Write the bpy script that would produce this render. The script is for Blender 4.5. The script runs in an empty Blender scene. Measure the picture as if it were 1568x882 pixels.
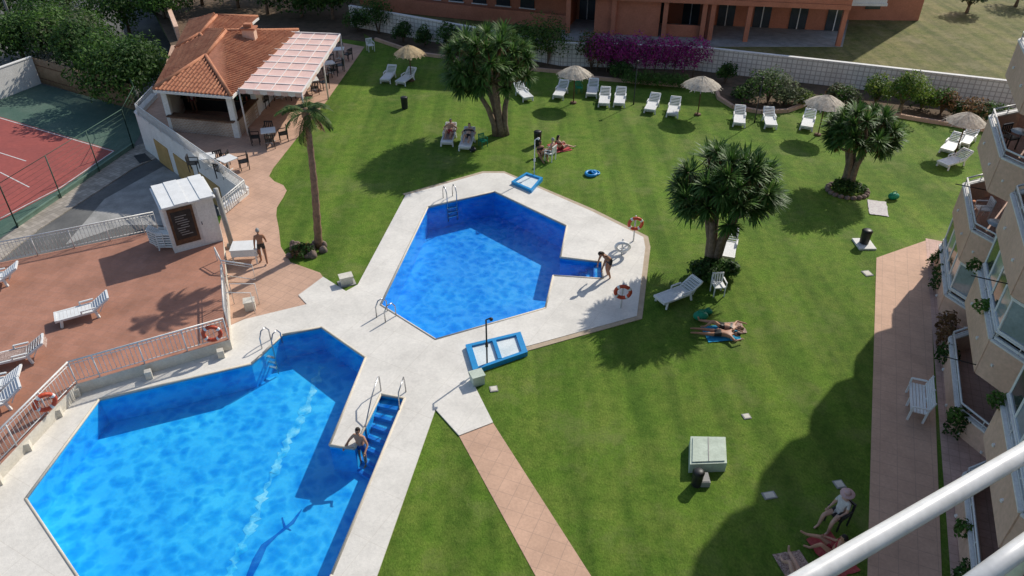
import bpy, math, random
from mathutils import Vector, Matrix, noise
from mathutils.geometry import tessellate_polygon
random.seed(7)
R=random.random
def U(a,b): return a+(b-a)*R()
# ---------- survey: ground positions measured from the photograph (camera height/tilt calibrated) ----------
H=17.8; TH=math.radians(35.2); F=1150.0; ct=math.cos(TH); st=math.sin(TH)
def G(u,v,z=0.0):
    x=(u-784)/F; y=(441-v)/F
    d=(x,ct+y*st,-st+y*ct); t=(z-H)/d[2]
    return Vector((d[0]*t,d[1]*t,z))
def GL(l,z=0.0): return [G(u,v,z) for u,v in l]
SC=bpy.context.scene; COL=SC.collection
# ---------- materials ----------
def newmat(name):
    m=bpy.data.materials.new(name); m.use_nodes=True
    nt=m.node_tree; b=nt.nodes["Principled BSDF"]; return m,nt,b
def col(c): return (c[0],c[1],c[2],1)
def ramp(nt,fac,stops):
    r=nt.nodes.new('ShaderNodeValToRGB'); e=r.color_ramp.elements
    while len(e)<len(stops): e.new(0.5)
    for i,(p,c) in enumerate(stops): e[i].position=p; e[i].color=col(c)
    nt.links.new(fac,r.inputs[0]); return r.outputs[0]
def noi(nt,scale,detail=5,rough=.6,vec=None,dist=0):
    n=nt.nodes.new('ShaderNodeTexNoise'); n.inputs['Scale'].default_value=scale; n.inputs['Detail'].default_value=detail
    n.inputs['Roughness'].default_value=rough; n.inputs['Distortion'].default_value=dist
    if vec is None:
        t=nt.nodes.new('ShaderNodeTexCoord'); vec=t.outputs['Object']
    nt.links.new(vec,n.inputs['Vector']); return n.outputs[0]
def mixc(nt,fac,a,b,mode='MIX'):
    m=nt.nodes.new('ShaderNodeMix'); m.data_type='RGBA'; m.blend_type=mode
    if isinstance(fac,(int,float)): m.inputs[0].default_value=fac
    else: nt.links.new(fac,m.inputs[0])
    for i,x in ((6,a),(7,b)):
        if isinstance(x,tuple): m.inputs[i].default_value=col(x)
        else: nt.links.new(x,m.inputs[i])
    return m.outputs[2]
def bump(nt,b,h,s,d=.02):
    n=nt.nodes.new('ShaderNodeBump'); n.inputs['Strength'].default_value=s; n.inputs['Distance'].default_value=d
    nt.links.new(h,n.inputs['Height']); nt.links.new(n.outputs[0],b.inputs['Normal'])
def MT(name,c1,c2=None,scale=4,rough=.8,bs=.3,bsc=30,metal=0,spec=.3):
    m,nt,b=newmat(name)
    if c2 is None: c2=tuple(x*.75 for x in c1)
    c=ramp(nt,noi(nt,scale),[(.35,c1),(.65,c2)])
    f=ramp(nt,noi(nt,scale*9,3),[(.3,(.82,.82,.82)),(.7,(1,1,1))])
    nt.links.new(mixc(nt,1.0,c,f,'MULTIPLY'),b.inputs['Base Color'])
    b.inputs['Roughness'].default_value=rough; b.inputs['Metallic'].default_value=metal; b.inputs['Specular IOR Level'].default_value=spec
    if bs: bump(nt,b,noi(nt,bsc,3),bs)
    return m
def TILE(name,c1,c2,mort,size,ang=0,ms=.012,rough=.75,ratio=1.0,off=0.0,stain=.35,spec=.3,vert=False):
    m,nt,b=newmat(name)
    t=nt.nodes.new('ShaderNodeTexCoord'); mp=nt.nodes.new('ShaderNodeMapping'); mp.inputs['Rotation'].default_value=(math.radians(90) if vert else 0,0,math.radians(ang))
    nt.links.new(t.outputs['Object'],mp.inputs[0])
    br=nt.nodes.new('ShaderNodeTexBrick'); br.offset=off; br.inputs['Scale'].default_value=1
    br.inputs['Brick Width'].default_value=size*ratio; br.inputs['Row Height'].default_value=size
    br.inputs['Mortar Size'].default_value=ms; br.inputs['Mortar Smooth'].default_value=.3
    br.inputs['Color1'].default_value=col(c1); br.inputs['Color2'].default_value=col(c2); br.inputs['Mortar'].default_value=col(mort)
    nt.links.new(mp.outputs[0],br.inputs['Vector'])
    s=ramp(nt,noi(nt,.7,8,.65),[(.3,(1-stain,)*3),(.62,(1,1,1))])
    s2=ramp(nt,noi(nt,12,4),[(.3,(.86,.86,.86)),(.7,(1,1,1))])
    c=mixc(nt,1.0,mixc(nt,1.0,br.outputs[0],s,'MULTIPLY'),s2,'MULTIPLY')
    nt.links.new(c,b.inputs['Base Color']); b.inputs['Roughness'].default_value=rough; b.inputs['Specular IOR Level'].default_value=spec
    bump(nt,b,noi(nt,25,3),.2); return m
def LEAF(name,cs,tr=.4,rough=.55,k=1.5):
    m,nt,b=newmat(name)
    g=nt.nodes.new('ShaderNodeNewGeometry')
    c=ramp(nt,g.outputs['Random Per Island'],[(i/(len(cs)-1),tuple(min(.6,y*k) for y in x)) for i,x in enumerate(cs)])
    n=ramp(nt,noi(nt,1.3,3),[(.35,(.55,.55,.55)),(.65,(1.15,1.15,1.1))])
    c=mixc(nt,1.0,c,n,'MULTIPLY')
    nt.links.new(c,b.inputs['Base Color']); b.inputs['Roughness'].default_value=rough; b.inputs['Specular IOR Level'].default_value=.2
    t=nt.nodes.new('ShaderNodeBsdfTranslucent'); nt.links.new(c,t.inputs[0])
    mx=nt.nodes.new('ShaderNodeMixShader'); mx.inputs[0].default_value=tr
    nt.links.new(b.outputs[0],mx.inputs[1]); nt.links.new(t.outputs[0],mx.inputs[2])
    nt.links.new(mx.outputs[0],nt.nodes['Material Output'].inputs[0]); return m

def lawn_mat(name,a,b_,c_,wearc=(.20,.215,.075)):
    m,nt,b=newmat(name)
    big=ramp(nt,noi(nt,.16,6,.6),[(.38,a),(.62,b_)])
    mid=ramp(nt,noi(nt,.8,9,.75),[(.42,(0,0,0)),(.66,(1,1,1))])
    c=mixc(nt,mid,big,c_)
    t=nt.nodes.new('ShaderNodeTexCoord'); mp=nt.nodes.new('ShaderNodeMapping'); mp.inputs['Scale'].default_value=(16,11,10); mp.inputs['Rotation'].default_value=(0,0,.6)
    nt.links.new(t.outputs['Object'],mp.inputs[0])
    fine=noi(nt,1,7,.78,mp.outputs[0])
    f=ramp(nt,fine,[(.32,(.5,.56,.45)),(.68,(1.3,1.24,1.2))])
    c=mixc(nt,1.0,c,f,'MULTIPLY')
    mp2=nt.nodes.new('ShaderNodeMapping'); mp2.inputs['Rotation'].default_value=(0,0,-.38); mp2.inputs['Scale'].default_value=(1.1,.06,1); nt.links.new(t.outputs['Object'],mp2.inputs[0])
    c=mixc(nt,1.0,c,ramp(nt,noi(nt,1,3,.5,mp2.outputs[0]),[(.4,(.74,.78,.74)),(.6,(1.08,1.06,1))]),'MULTIPLY')
    clump=ramp(nt,noi(nt,2.6,6,.7),[(.36,(.68,.75,.66)),(.56,(1,1,1))])
    c=mixc(nt,1.0,c,clump,'MULTIPLY')
    wear=ramp(nt,noi(nt,.33,8,.75),[(.52,(0,0,0)),(.72,(.7,.7,.7))])
    c=mixc(nt,wear,c,wearc)
    nt.links.new(c,b.inputs['Base Color']); b.inputs['Roughness'].default_value=.85; b.inputs['Specular IOR Level'].default_value=.12
    bump(nt,b,fine,.8,.05); return m
mLawn=lawn_mat('lawn',(.098,.182,.024),(.132,.232,.030),(.165,.225,.044))
mDry=lawn_mat('dry_grass',(.20,.19,.08),(.14,.16,.05),(.26,.22,.12),(.3,.25,.15))
mSoil=MT('soil',(.15,.10,.065),(.09,.065,.04),2,.95,.6,12)
mDeck=TILE('deck_stone',(.76,.725,.66),(.74,.705,.64),(.66,.62,.55),1.6,28,.010,.7,stain=.19)
mNosing=MT('pool_coping',(.66,.60,.49),(.58,.52,.42),3,.6)
mEdge=MT('deck_edge_tan',(.50,.40,.29),(.42,.33,.23),3,.8)
mSalmon=TILE('salmon_paving',(.60,.38,.27),(.56,.355,.25),(.46,.30,.22),.42,28,.014,.8,stain=.24)
mPath=TILE('path_paving',(.64,.41,.29),(.60,.385,.27),(.50,.33,.24),.5,22.3,.012,.8,stain=.22)
mTerr=TILE('terracotta_tiles',(.45,.215,.145),(.40,.19,.125),(.37,.2,.145),.33,14,.012,.75,stain=.3)
mWhiteW=MT('white_plaster',(.80,.78,.74),(.72,.70,.66),1.5,.85,.3)
mCream=MT('cream_plaster',(.70,.66,.57),(.60,.56,.48),1.5,.85,.3)
mWhiteP=MT('white_plastic',(.80,.80,.78),(.72,.72,.70),3,.45,0,spec=.4)
mWhiteM=MT('white_metal',(.75,.74,.72),(.64,.63,.60),5,.35,0,spec=.5)
mSteel=MT('stainless_steel',(.6,.6,.6),(.45,.45,.45),5,.25,0,metal=.9)
mRoof=MT('terracotta_roof',(.54,.24,.13),(.40,.155,.085),1.2,.85,.4,20)
mRoofB=MT('terracotta_roof_base',(.32,.13,.08),(.22,.09,.055),5,.9,.4)
mOrange=MT('orange_render',(.54,.21,.125),(.46,.175,.10),1,.9,.3)
mPeach=MT('peach_render',(.74,.50,.37),(.66,.44,.32),.8,.85,.3)
mPeachF=TILE('balcony_floor',(.6,.4,.33),(.56,.37,.3),(.42,.28,.22),.3,22,.01)
mAsph=MT('asphalt',(.17,.168,.16),(.11,.11,.108),.6,.9,.5,50)
mCourtG=MT('court_green',(.065,.125,.095),(.10,.155,.12),.5,.9,.2)
mCourtR=MT('court_red',(.36,.09,.075),(.30,.08,.07),.5,.9,.2)
mLine=MT('white_line_paint',(.7,.68,.66),(.55,.5,.48),6,.8,0)
mWalk=TILE('checker_sidewalk',(.50,.44,.37),(.33,.29,.24),(.26,.23,.20),.25,30,.012)
mConc=MT('concrete',(.38,.37,.35),(.27,.265,.25),1.5,.9,.4)
mGlass=MT('window_glass',(.035,.045,.05),(.05,.06,.065),.7,.08,0,spec=.8)
mGlassB=MT('blueish_glass',(.30,.36,.40),(.2,.25,.28),1.2,.1,0,spec=.8)
mDark=MT('dark_interior',(.03,.026,.022),(.05,.04,.032),2,.9,0)
mBlack=MT('black_plastic',(.02,.02,.02),(.035,.035,.035),4,.45,0)
mWood=MT('wood_brown',(.16,.085,.045),(.10,.05,.03),6,.7,.3)
mTrunk=MT('trunk_bark',(.26,.19,.13),(.13,.095,.07),6,.95,.9,14)
mPalmT=MT('palm_trunk',(.34,.20,.13),(.20,.12,.08),7,.95,.9,14)
mThatch=MT('thatch',(.56,.50,.41),(.36,.31,.25),7,.95,.8,40)
mThatchT=MT('straw_parasol',(.52,.40,.24),(.40,.29,.16),7,.95,.8,40)
mBlueP=MT('blue_frame',(.01,.28,.62),(.01,.24,.55),3,.4,0,spec=.5)
mTrayW=MT('tray_white',(.75,.80,.80),(.6,.68,.7),2,.5,0)
mGreenP=MT('green_plastic',(.01,.26,.14),(.01,.18,.1),4,.45,0)
mBoxT=MT('pale_green_box',(.56,.64,.54),(.45,.52,.43),2,.7,.2)
mBamboo=MT('bamboo_fence',(.42,.29,.18),(.30,.2,.12),4,.9,.6,25)
mOchre=MT('ochre_door',(.50,.33,.13),(.42,.27,.1),2,.7,.2)
mCanA=MT('canopy_pink',(.74,.52,.46),(.68,.46,.41),2,.8,.2)
mCanB=MT('canopy_white',(.80,.74,.70),(.74,.67,.63),2,.8,.2)
mRed=MT('lifebuoy_red',(.60,.09,.04),(.5,.07,.03),4,.5,0)
mTowelB=MT('towel_blue',(.02,.26,.48),(.04,.34,.56),9,.95,.4)
mTowelR=MT('towel_red',(.4,.05,.06),(.5,.12,.1),9,.95,.4)
mTowelW=MT('towel_white',(.68,.66,.62),(.55,.5,.5),9,.95,.4)
mTowelS=MT('towel_pattern',(.55,.42,.36),(.2,.12,.1),22,.95,.4)
mBlock=TILE('breeze_block',(.80,.77,.71),(.76,.73,.67),(.5,.46,.41),.3,0,.035,.9,stain=.2,vert=True)
mStone=MT('rock',(.26,.2,.16),(.14,.1,.09),3,.95,.8,8)
def pool_mat(name,a,b_):
    m,nt,b=newmat(name)
    c=ramp(nt,noi(nt,.35,4),[(.35,a),(.65,b_)])
    f=ramp(nt,noi(nt,14,3),[(.3,(.9,.9,.9)),(.7,(1.0,1.0,1.0))])
    nt.links.new(mixc(nt,1.0,c,f,'MULTIPLY'),b.inputs['Base Color']); b.inputs['Roughness'].default_value=.5; return m
mPool=pool_mat('pool_mosaic',(.010,.40,.84),(.03,.52,.90))
mPool2=pool_mat('pool_mosaic_deep',(.004,.29,.78),(.010,.37,.84))
mPoolD=MT('mosaic_dark_blue',(.002,.15,.54),(.003,.2,.62),6,.5,0)
mPoolGlare=MT('glare_light_blue',(.26,.74,.94),(.03,.52,.90),1.6,.5,0)  # pale blue for the sun glare painted on the pool floor
mPoolS=MT('mosaic_step_blue',(.02,.38,.76),(.012,.32,.70),3,.5,0)
def water_mat():
    m,nt,b=newmat('pool_water'); nt.nodes.remove(b)
    t=nt.nodes.new('ShaderNodeTexCoord')
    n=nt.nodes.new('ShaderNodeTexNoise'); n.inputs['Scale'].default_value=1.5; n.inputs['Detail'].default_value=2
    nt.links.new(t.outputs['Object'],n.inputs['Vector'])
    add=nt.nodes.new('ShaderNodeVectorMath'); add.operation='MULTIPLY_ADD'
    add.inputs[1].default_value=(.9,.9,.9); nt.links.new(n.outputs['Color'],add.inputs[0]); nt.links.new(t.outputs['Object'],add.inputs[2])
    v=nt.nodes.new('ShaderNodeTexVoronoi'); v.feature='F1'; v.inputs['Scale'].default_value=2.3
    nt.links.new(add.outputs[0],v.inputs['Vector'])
    c=ramp(nt,v.outputs['Distance'],[(.12,(.30,.68,.88)),(.40,(.52,.82,.94)),(.60,(1,1,1))])  # caustic light mottling painted into the water's tint
    tr=nt.nodes.new('ShaderNodeBsdfTransparent'); nt.links.new(c,tr.inputs[0])
    gl=nt.nodes.new('ShaderNodeBsdfGlossy'); gl.inputs['Roughness'].default_value=.05
    bp=nt.nodes.new('ShaderNodeBump'); bp.inputs['Strength'].default_value=.8; bp.inputs['Distance'].default_value=.08
    nt.links.new(noi(nt,3.2,3,.5),bp.inputs['Height']); nt.links.new(bp.outputs[0],gl.inputs['Normal'])
    lw=nt.nodes.new('ShaderNodeLayerWeight'); lw.inputs['Blend'].default_value=.5; nt.links.new(bp.outputs[0],lw.inputs['Normal'])
    pw=nt.nodes.new('ShaderNodeMath'); pw.operation='POWER'; pw.inputs[1].default_value=5; nt.links.new(lw.outputs['Facing'],pw.inputs[0])
    ma=nt.nodes.new('ShaderNodeMath'); ma.operation='MULTIPLY_ADD'; ma.inputs[1].default_value=.9; ma.inputs[2].default_value=.02; nt.links.new(pw.outputs[0],ma.inputs[0])
    mx=nt.nodes.new('ShaderNodeMixShader'); nt.links.new(ma.outputs[0],mx.inputs[0]); nt.links.new(tr.outputs[0],mx.inputs[1]); nt.links.new(gl.outputs[0],mx.inputs[2])
    nt.links.new(mx.outputs[0],nt.nodes['Material Output'].inputs[0]); return m
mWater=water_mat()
mLeafY=LEAF('yucca_leaf',[(.025,.062,.012),(.04,.095,.018),(.065,.13,.03),(.11,.165,.045)],.3,.5)
mLeafP=LEAF('palm_leaf',[(.03,.07,.015),(.06,.11,.03),(.11,.13,.04)])
mLeafD=LEAF('dark_leaf',[(.015,.04,.008),(.03,.07,.015),(.05,.10,.02)])
mLeafM=LEAF('mid_leaf',[(.03,.07,.012),(.055,.12,.02),(.09,.15,.035)])
mLeafL=LEAF('light_leaf',[(.06,.10,.015),(.10,.16,.02),(.16,.19,.04)])
mLeafO=LEAF('olive_leaf',[(.08,.10,.05),(.12,.14,.08),(.06,.08,.035)])
mLeafB=LEAF('bougainvillea_leaf',[(.17,.015,.12),(.27,.02,.17),(.34,.05,.22),(.04,.07,.02)],.5)
mLeafR=LEAF('brown_leaf',[(.12,.06,.03),(.2,.11,.05),(.08,.06,.025)])
# ---------- mesh builder ----------
class MB:
    def __init__(s): s.v=[];s.f=[];s.m=[];s.sm=[]
    def add(s,vs,fs,mi=0,sm=False,X=None):
        o=len(s.v)
        for p in vs:
            p=Vector(p); s.v.append(X@p if X is not None else p)
        for f in fs: s.f.append([i+o for i in f]); s.m.append(mi); s.sm.append(sm)
    def box(s,c,d,mi=0,rz=0,X=None):
        x,y,z=d[0]/2,d[1]/2,d[2]/2
        vs=[(a,b,e) for a in(-x,x) for b in(-y,y) for e in(-z,z)]
        T=Matrix.Translation(Vector(c))@Matrix.Rotation(rz,4,'Z')
        if X is not None: T=X@T
        s.add(vs,[(0,1,3,2),(4,6,7,5),(0,4,5,1),(2,3,7,6),(0,2,6,4),(1,5,7,3)],mi,False,T)
    def beam(s,a,b,w,h,mi=0):
        a=Vector(a);b=Vector(b);d=(b-a); L=d.length
        if L<1e-5: return
        d.normalize(); sd=d.cross(Vector((0,0,1)))
        if sd.length<1e-3: sd=Vector((1,0,0))
        sd.normalize(); up=sd.cross(d)
        vs=[p+sd*(i*w/2)+up*(j*h/2) for p in(a,b) for i in(-1,1) for j in(-1,1)]
        s.add(vs,[(0,1,3,2),(4,6,7,5),(0,4,5,1),(2,3,7,6),(0,2,6,4),(1,5,7,3)],mi)
    def tube(s,pts,rs,n=8,mi=0,caps=True,sm=True,X=None):
        pts=[Vector(p) for p in pts]
        if isinstance(rs,(int,float)): rs=[rs]*len(pts)
        vs=[];fs=[];ref=None
        for i,p in enumerate(pts):
            d=(pts[min(i+1,len(pts)-1)]-pts[max(i-1,0)])
            if d.length<1e-7: d=Vector((0,0,1))
            d.normalize()
            if ref is None:
                ref=Vector((0,0,1)) if abs(d.z)<.9 else Vector((1,0,0))
            a=(ref-d*ref.dot(d))
            if a.length<1e-4: a=d.orthogonal()
            a.normalize(); ref=a; b=d.cross(a)
            for k in range(n):
                t=2*math.pi*k/n; vs.append(p+(a*math.cos(t)+b*math.sin(t))*rs[i])
        for i in range(len(pts)-1):
            for k in range(n):
                k2=(k+1)%n; fs.append((i*n+k,i*n+k2,(i+1)*n+k2,(i+1)*n+k))
        if caps: fs.append(tuple(range(n))[::-1]); fs.append(tuple((len(pts)-1)*n+k for k in range(n)))
        s.add(vs,fs,mi,sm,X)
    def sphere(s,c,r,mi=0,nu=10,nv=7,X=None,cut=None):
        c=Vector(c); r=Vector(r) if not isinstance(r,(int,float)) else Vector((r,r,r))
        vs=[];fs=[];L=[]
        for j in range(nv+1):
            ph=math.pi*j/nv
            for i in range(nu):
                t=2*math.pi*i/nu; q=Vector((math.sin(ph)*math.cos(t),math.sin(ph)*math.sin(t),math.cos(ph))); L.append(q)
                vs.append(Vector((c.x+q.x*r.x,c.y+q.y*r.y,c.z+q.z*r.z)))
        for j in range(nv):
            for i in range(nu):
                f=(j*nu+i,(j+1)*nu+i,(j+1)*nu+(i+1)%nu,j*nu+(i+1)%nu)
                if cut:
                    q=sum((L[k] for k in f),Vector())/4
                    if cut(q): continue
                fs.append(f)
        s.add(vs,fs,mi,True,X)
    def torus(s,c,R_,r,axis,mi=0,mi2=None,n=20,m=7):
        a=Vector(axis).normalized(); u=a.orthogonal().normalized(); w=a.cross(u); c=Vector(c)
        for i in range(n):
            vs=[]
            for t in (2*math.pi*i/n,2*math.pi*(i+1)/n):
                d=u*math.cos(t)+w*math.sin(t)
                for k in range(m):
                    q=2*math.pi*k/m; vs.append(c+d*(R_+r*math.cos(q))+a*(r*math.sin(q)))
            s.add(vs,[(k,(k+1)%m,m+(k+1)%m,m+k) for k in range(m)],(mi2 if mi2 is not None and i%5==0 else mi),True)
    def prism(s,pts,z0,z1,mi=0,mis=None,holes=(),bottom=False):
        polys=[[Vector((p[0],p[1],0)) for p in pts]]+[[Vector((p[0],p[1],0)) for p in h] for h in holes]
        tris=tessellate_polygon(polys); flat=[p for q in polys for p in q]
        fs=[]
        for t in tris:
            a,b,c=[flat[i] for i in t]
            if (b-a).cross(c-a).z<0: t=(t[0],t[2],t[1])
            fs.append(tuple(t))
        s.add([(p.x,p.y,z1) for p in flat],fs,mi)
        if bottom: s.add([(p.x,p.y,z0) for p in flat],[f[::-1] for f in fs],mi)
        if z0<z1:
            for q in polys:
                n=len(q); vs=[(p.x,p.y,z1) for p in q]+[(p.x,p.y,z0) for p in q]
                s.add(vs,[(i,(i+1)%n,n+(i+1)%n,n+i) for i in range(n)],mi if mis is None else mis)
    def build(s,name,mats,parent=None,loc=None):
        me=bpy.data.meshes.new(name); me.from_pydata([tuple(p) for p in s.v],[],s.f)
        for m in mats: me.materials.append(m)
        me.polygons.foreach_set('material_index',s.m); me.polygons.foreach_set('use_smooth',s.sm); me.update()
        o=bpy.data.objects.new(name,me); COL.objects.link(o)
        if parent: o.parent=parent
        if loc is not None: o.location=loc
        return o
def E(name):
    o=bpy.data.objects.new(name,None); COL.objects.link(o); return o
def inst(src,name,loc,rz,parent=None,sc=1):
    o=bpy.data.objects.new(name,src if isinstance(src,bpy.types.Mesh) else src.data); COL.objects.link(o); o.location=loc; o.rotation_euler=(0,0,rz); o.scale=(sc,sc,sc)
    if parent: o.parent=parent
    return o
# ---------- polygons ----------
pool1=[(152,613),(385,558),(402,543),(432,514),(492,502),(560,549),(505,683),(543,688),(583,605),(620,611),(508,882),(418,1100),(264,1100),(118,882),(40,765)]
pool2=[(655,318),(757,294),(868,347),(858,395),(922,402),(923,428),(847,423),(835,473),(667,521),(583,468)]
deck=[(621,300),(740,266),(772,266),(905,324),(985,364),(988,380),(975,485),(805,532),(760,545),(717,572),(755,648),(703,668),(667,628),(578,882),(503,1100),(480,1200),(50,1200),(-150,900),(-60,780),(60,620),(125,575),(340,512),(352,500),(375,490),(470,467),(457,453),(495,425),(530,447),(548,437)]
P1=GL(pool1);P2=GL(pool2);DK=GL(deck)
ZL=-2.2
sunk=[G(-420,500,.5),G(0,402,.5),G(245,352,.5),G(340,328),G(378,297),G(212,178),G(238,150),G(262,70),G(215,-20),Vector((-45,130,0)),Vector((-230,130,0)),Vector((-230,0,0)),Vector((-60,0,0))]
sunk2=[Vector((p.x,p.y,0)) for p in sunk]
mb=MB(); mb.prism([(-900,-300),(900,-300),(900,1500),(-900,1500)],0,0,0,holes=[P1,P2,sunk2]); mb.build('lawn_ground',[mLawn])
mb=MB(); mb.prism([(-800,-60),(-9,-60),(-9,140),(-800,140)],ZL,ZL,0); mb.build('lower_ground',[mAsph])
mb=MB(); mb.prism(DK,-.05,.045,0,holes=[P1,P2]); mb.build('pool_deck',[mDeck])
mb=MB()
brd=GL([(621,300),(740,266),(772,266),(905,324),(985,364),(988,380),(975,485),(805,532)])
cen=G(780,400)
off=[p+(p-cen).normalized()*.24 for p in brd]
for i in range(len(brd)-1):
    q=[brd[i],off[i],off[i+1],brd[i+1]]
    mb.prism(q,-.05,.028,0)
mb.build('deck_border',[mEdge])
# ---------- pools ----------
def pool(P,d,mt):
    e=E('swimming_pool')
    b=MB(); n=len(P)
    b.prism(P,-d,-d,0)
    vs=[(p.x,p.y,.044) for p in P]+[(p.x,p.y,-d) for p in P]
    b.add(vs,[(i,(i+1)%n,n+(i+1)%n,n+i) for i in range(n)],0)
    b.build('basin',[mt],e)
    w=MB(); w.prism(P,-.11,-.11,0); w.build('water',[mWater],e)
    c=MB()
    for i in range(n): c.tube([Vector((P[i].x,P[i].y,.035)),Vector((P[(i+1)%n].x,P[(i+1)%n].y,.035))],.045,6,0)
    c.build('coping',[mNosing],e)
    return e
def ladder(e,c,ang,w=.5,h=.75):
    b=MB(); X=Matrix.Translation(c)@Matrix.Rotation(ang,4,'Z')
    for sx in(-w/2,w/2):
        b.tube([(sx,-.45,.04),(sx,-.45,h*.7),(sx,-.3,h),(sx,-.05,h),(sx,.1,h*.7),(sx,.12,-1.0)],.025,8,0,X=X)
    for z in(-.25,-.5,-.75): b.box((0,.12,z),(w,.1,.03),0,X=X)
    b.build('ladder',[mSteel],e)
e1=pool(P1,1.1,mPool); e2=pool(P2,1.3,mPool2)
ladder(e1,G(413,535),math.radians(-20)+math.pi); ladder(e2,G(691,309),math.radians(-155)+.0)
ladder(e2,G(597,483),math.radians(-40))
def steps(e,a,b,c,d,n,z0,z1,hr=True):
    s=MB()
    for i in range(n):
        t0=i/n; t1=(i+1)/n; z=z0+(z1-z0)*i/(n-1)
        q=[a.lerp(d,t0),b.lerp(c,t0),b.lerp(c,t1),a.lerp(d,t1)]
        s.prism(q,-1.09,z,0)
        q2=[a.lerp(d,t1-.05),b.lerp(c,t1-.05),b.lerp(c,t1),a.lerp(d,t1)]
        s.prism(q2,z,z+.006,1)
    s.build('steps',[mPoolS,mPoolD],e)
steps(e1,G(583,606),G(619,612),G(577,712),G(541,690),7,-.14,-.95)
steps(e2,G(921,403),G(921,427),G(872,424),G(876,399),4,-.16,-.8)
hr=MB()
for (u0,v0,u1,v1) in ((583,603,560,655),(621,606,597,668)):
    a=G(u0,v0);b=G(u1,v1)
    hr.tube([a+Vector((0,.1,.04)),a+Vector((0,.1,.7)),a+Vector((0,-.1,.85)),a.lerp(b,.5)+Vector((0,0,.6)),b+Vector((0,0,.1)),b+Vector((0,0,-.8))] if u0==583 else [a+Vector((0,.15,.04)),a+Vector((0,.1,.6)),a+Vector((0,0,.85)),a.lerp(b,.35)+Vector((0,0,.75)),a.lerp(b,.4)+Vector((0,0,.0))],.022,8,0)
hr.build('handrail',[mSteel],e1)
mk=MB()
zf=-1.094
def ribbon(mb,pts,ws,z,mi=0,jag=0):
    P=[G(u,v,z) for u,v in pts]
    if jag:
        Q=[];W2=[]
        for i in range(len(P)-1):
            for k in range(14):
                t=k/14; p=P[i].lerp(P[i+1],t); Q.append(p+Vector((U(-jag,jag),U(-jag,jag),0))); W2.append(ws[i]*U(.15,1.4))
        P=Q;ws=W2
    L=[];Rr=[]
    for i,p in enumerate(P):
        d=(P[min(i+1,len(P)-1)]-P[max(i-1,0)]).normalized(); n=Vector((-d.y,d.x,0)); L.append(p+n*ws[i]/2); Rr.append(p-n*ws[i]/2)
    n=len(P); mb.add(L+Rr,[(i,i+1,n+i+1,n+i) for i in range(n-1)],mi)
ribbon(mk,[(494,560),(470,620),(440,680),(412,740),(382,810),(345,890),(300,1000)],[.30,.34,.28,.36,.3,.4,.4],zf,1,.06)  # sun glare streak, painted as a jagged pale strip on the floor
ribbon(mk,[(462,780),(448,800),(425,818),(404,836),(393,858),(383,880),(378,910)],[.03,.13,.08,.2,.26,.2,.1],zf+.004,0)
ribbon(mk,[(432,792),(436,806),(446,812)],[.03,.07,.02],zf+.008,0)
mk.build('floor_mosaic_and_glare',[mPoolD,mPoolGlare],e1)  # dolphin mosaic together with the painted glare streak
# ---------- paving ----------
bar=[(212,178),(238,150),(262,70),(440,50),(558,72),(540,98),(500,155),(460,205),(418,258),(412,270),(420,278),(434,284),(439,292),(434,302),(424,318),(423,330),(427,350),(430,378),(445,402),(490,418),(495,425),(457,453),(470,467),(375,490),(352,505),(347,440),(342,372),(336,345),(340,328),(378,297)]
mb=MB(); mb.prism(GL(bar),0,.02,0); mb.build('bar_patio_paving',[mSalmon])
mb=MB(); mb.prism(GL([(703,668),(755,648),(905,882),(1060,1120),(950,1120),(820,882)]),0,.012,0); mb.build('garden_path',[mPath])
mb=MB(); mb.prism(GL([(1342,395),(1422,367),(1442,882),(1452,1100),(1322,1100),(1328,882)]),0,.015,0); mb.build('building_path',[mPath])
tr=[(-420,500),(0,402),(245,352),(336,343),(342,372),(347,440),(352,520),(117,588),(0,712),(-150,880),(-300,1100),(-900,1100)]
mb=MB(); mb.prism(GL(tr,.5),-2.2,.5,0,1); mb.build('sun_terrace',[mTerr,mCream])
mb=MB(); mb.prism(GL([(-300,60),(60,128),(212,168),(218,200),(205,222),(30,345),(-300,560)],ZL),ZL,ZL+.01,0); mb.build('tennis_court_surround',[mCourtG])
mb=MB(); mb.prism(GL([(-250,100),(0,179),(176,231),(95,288),(0,338),(-250,490)],ZL),ZL,ZL+.016,0)
def line(a,b,w=.07):
    A=G(*a,ZL);B=G(*b,ZL);d=(B-A).normalized();n=Vector((-d.y,d.x,0))*w/2
    mb.prism([A+n,B+n,B-n,A-n],ZL,ZL+.022,1)
line((-250,105),(0,181)); line((0,181),(174,232)); line((174,232),(92,288)); line((92,288),(0,335)); line((-60,215),(40,247)) ; line((0,264),(45,287))
mb.build('tennis_court',[mCourtR,mLine])
mb=MB(); mb.prism(GL([(-200,510),(30,348),(205,226),(240,212),(245,240),(205,258),(60,352),(-150,520)],ZL),ZL,ZL+.05,0); mb.build('sidewalk',[mWalk])
mb=MB(); mb.prism(GL([(160,305),(250,255),(330,300),(290,345),(190,345),(100,375)],ZL),ZL,ZL+.012,0); mb.prism([G(205,240,ZL),G(222,236,ZL),G(232,246,ZL),G(214,251,ZL)],ZL,ZL+.07,1); mb.build('driveway_patch',[mConc,mBlack])
mb=MB(); q=GL([(262,70),(440,50),(560,64),(545,6),(430,-25),(215,-25)]); mb.prism(q,0,.012,0); mb.build('garden_soil',[mSoil])
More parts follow.
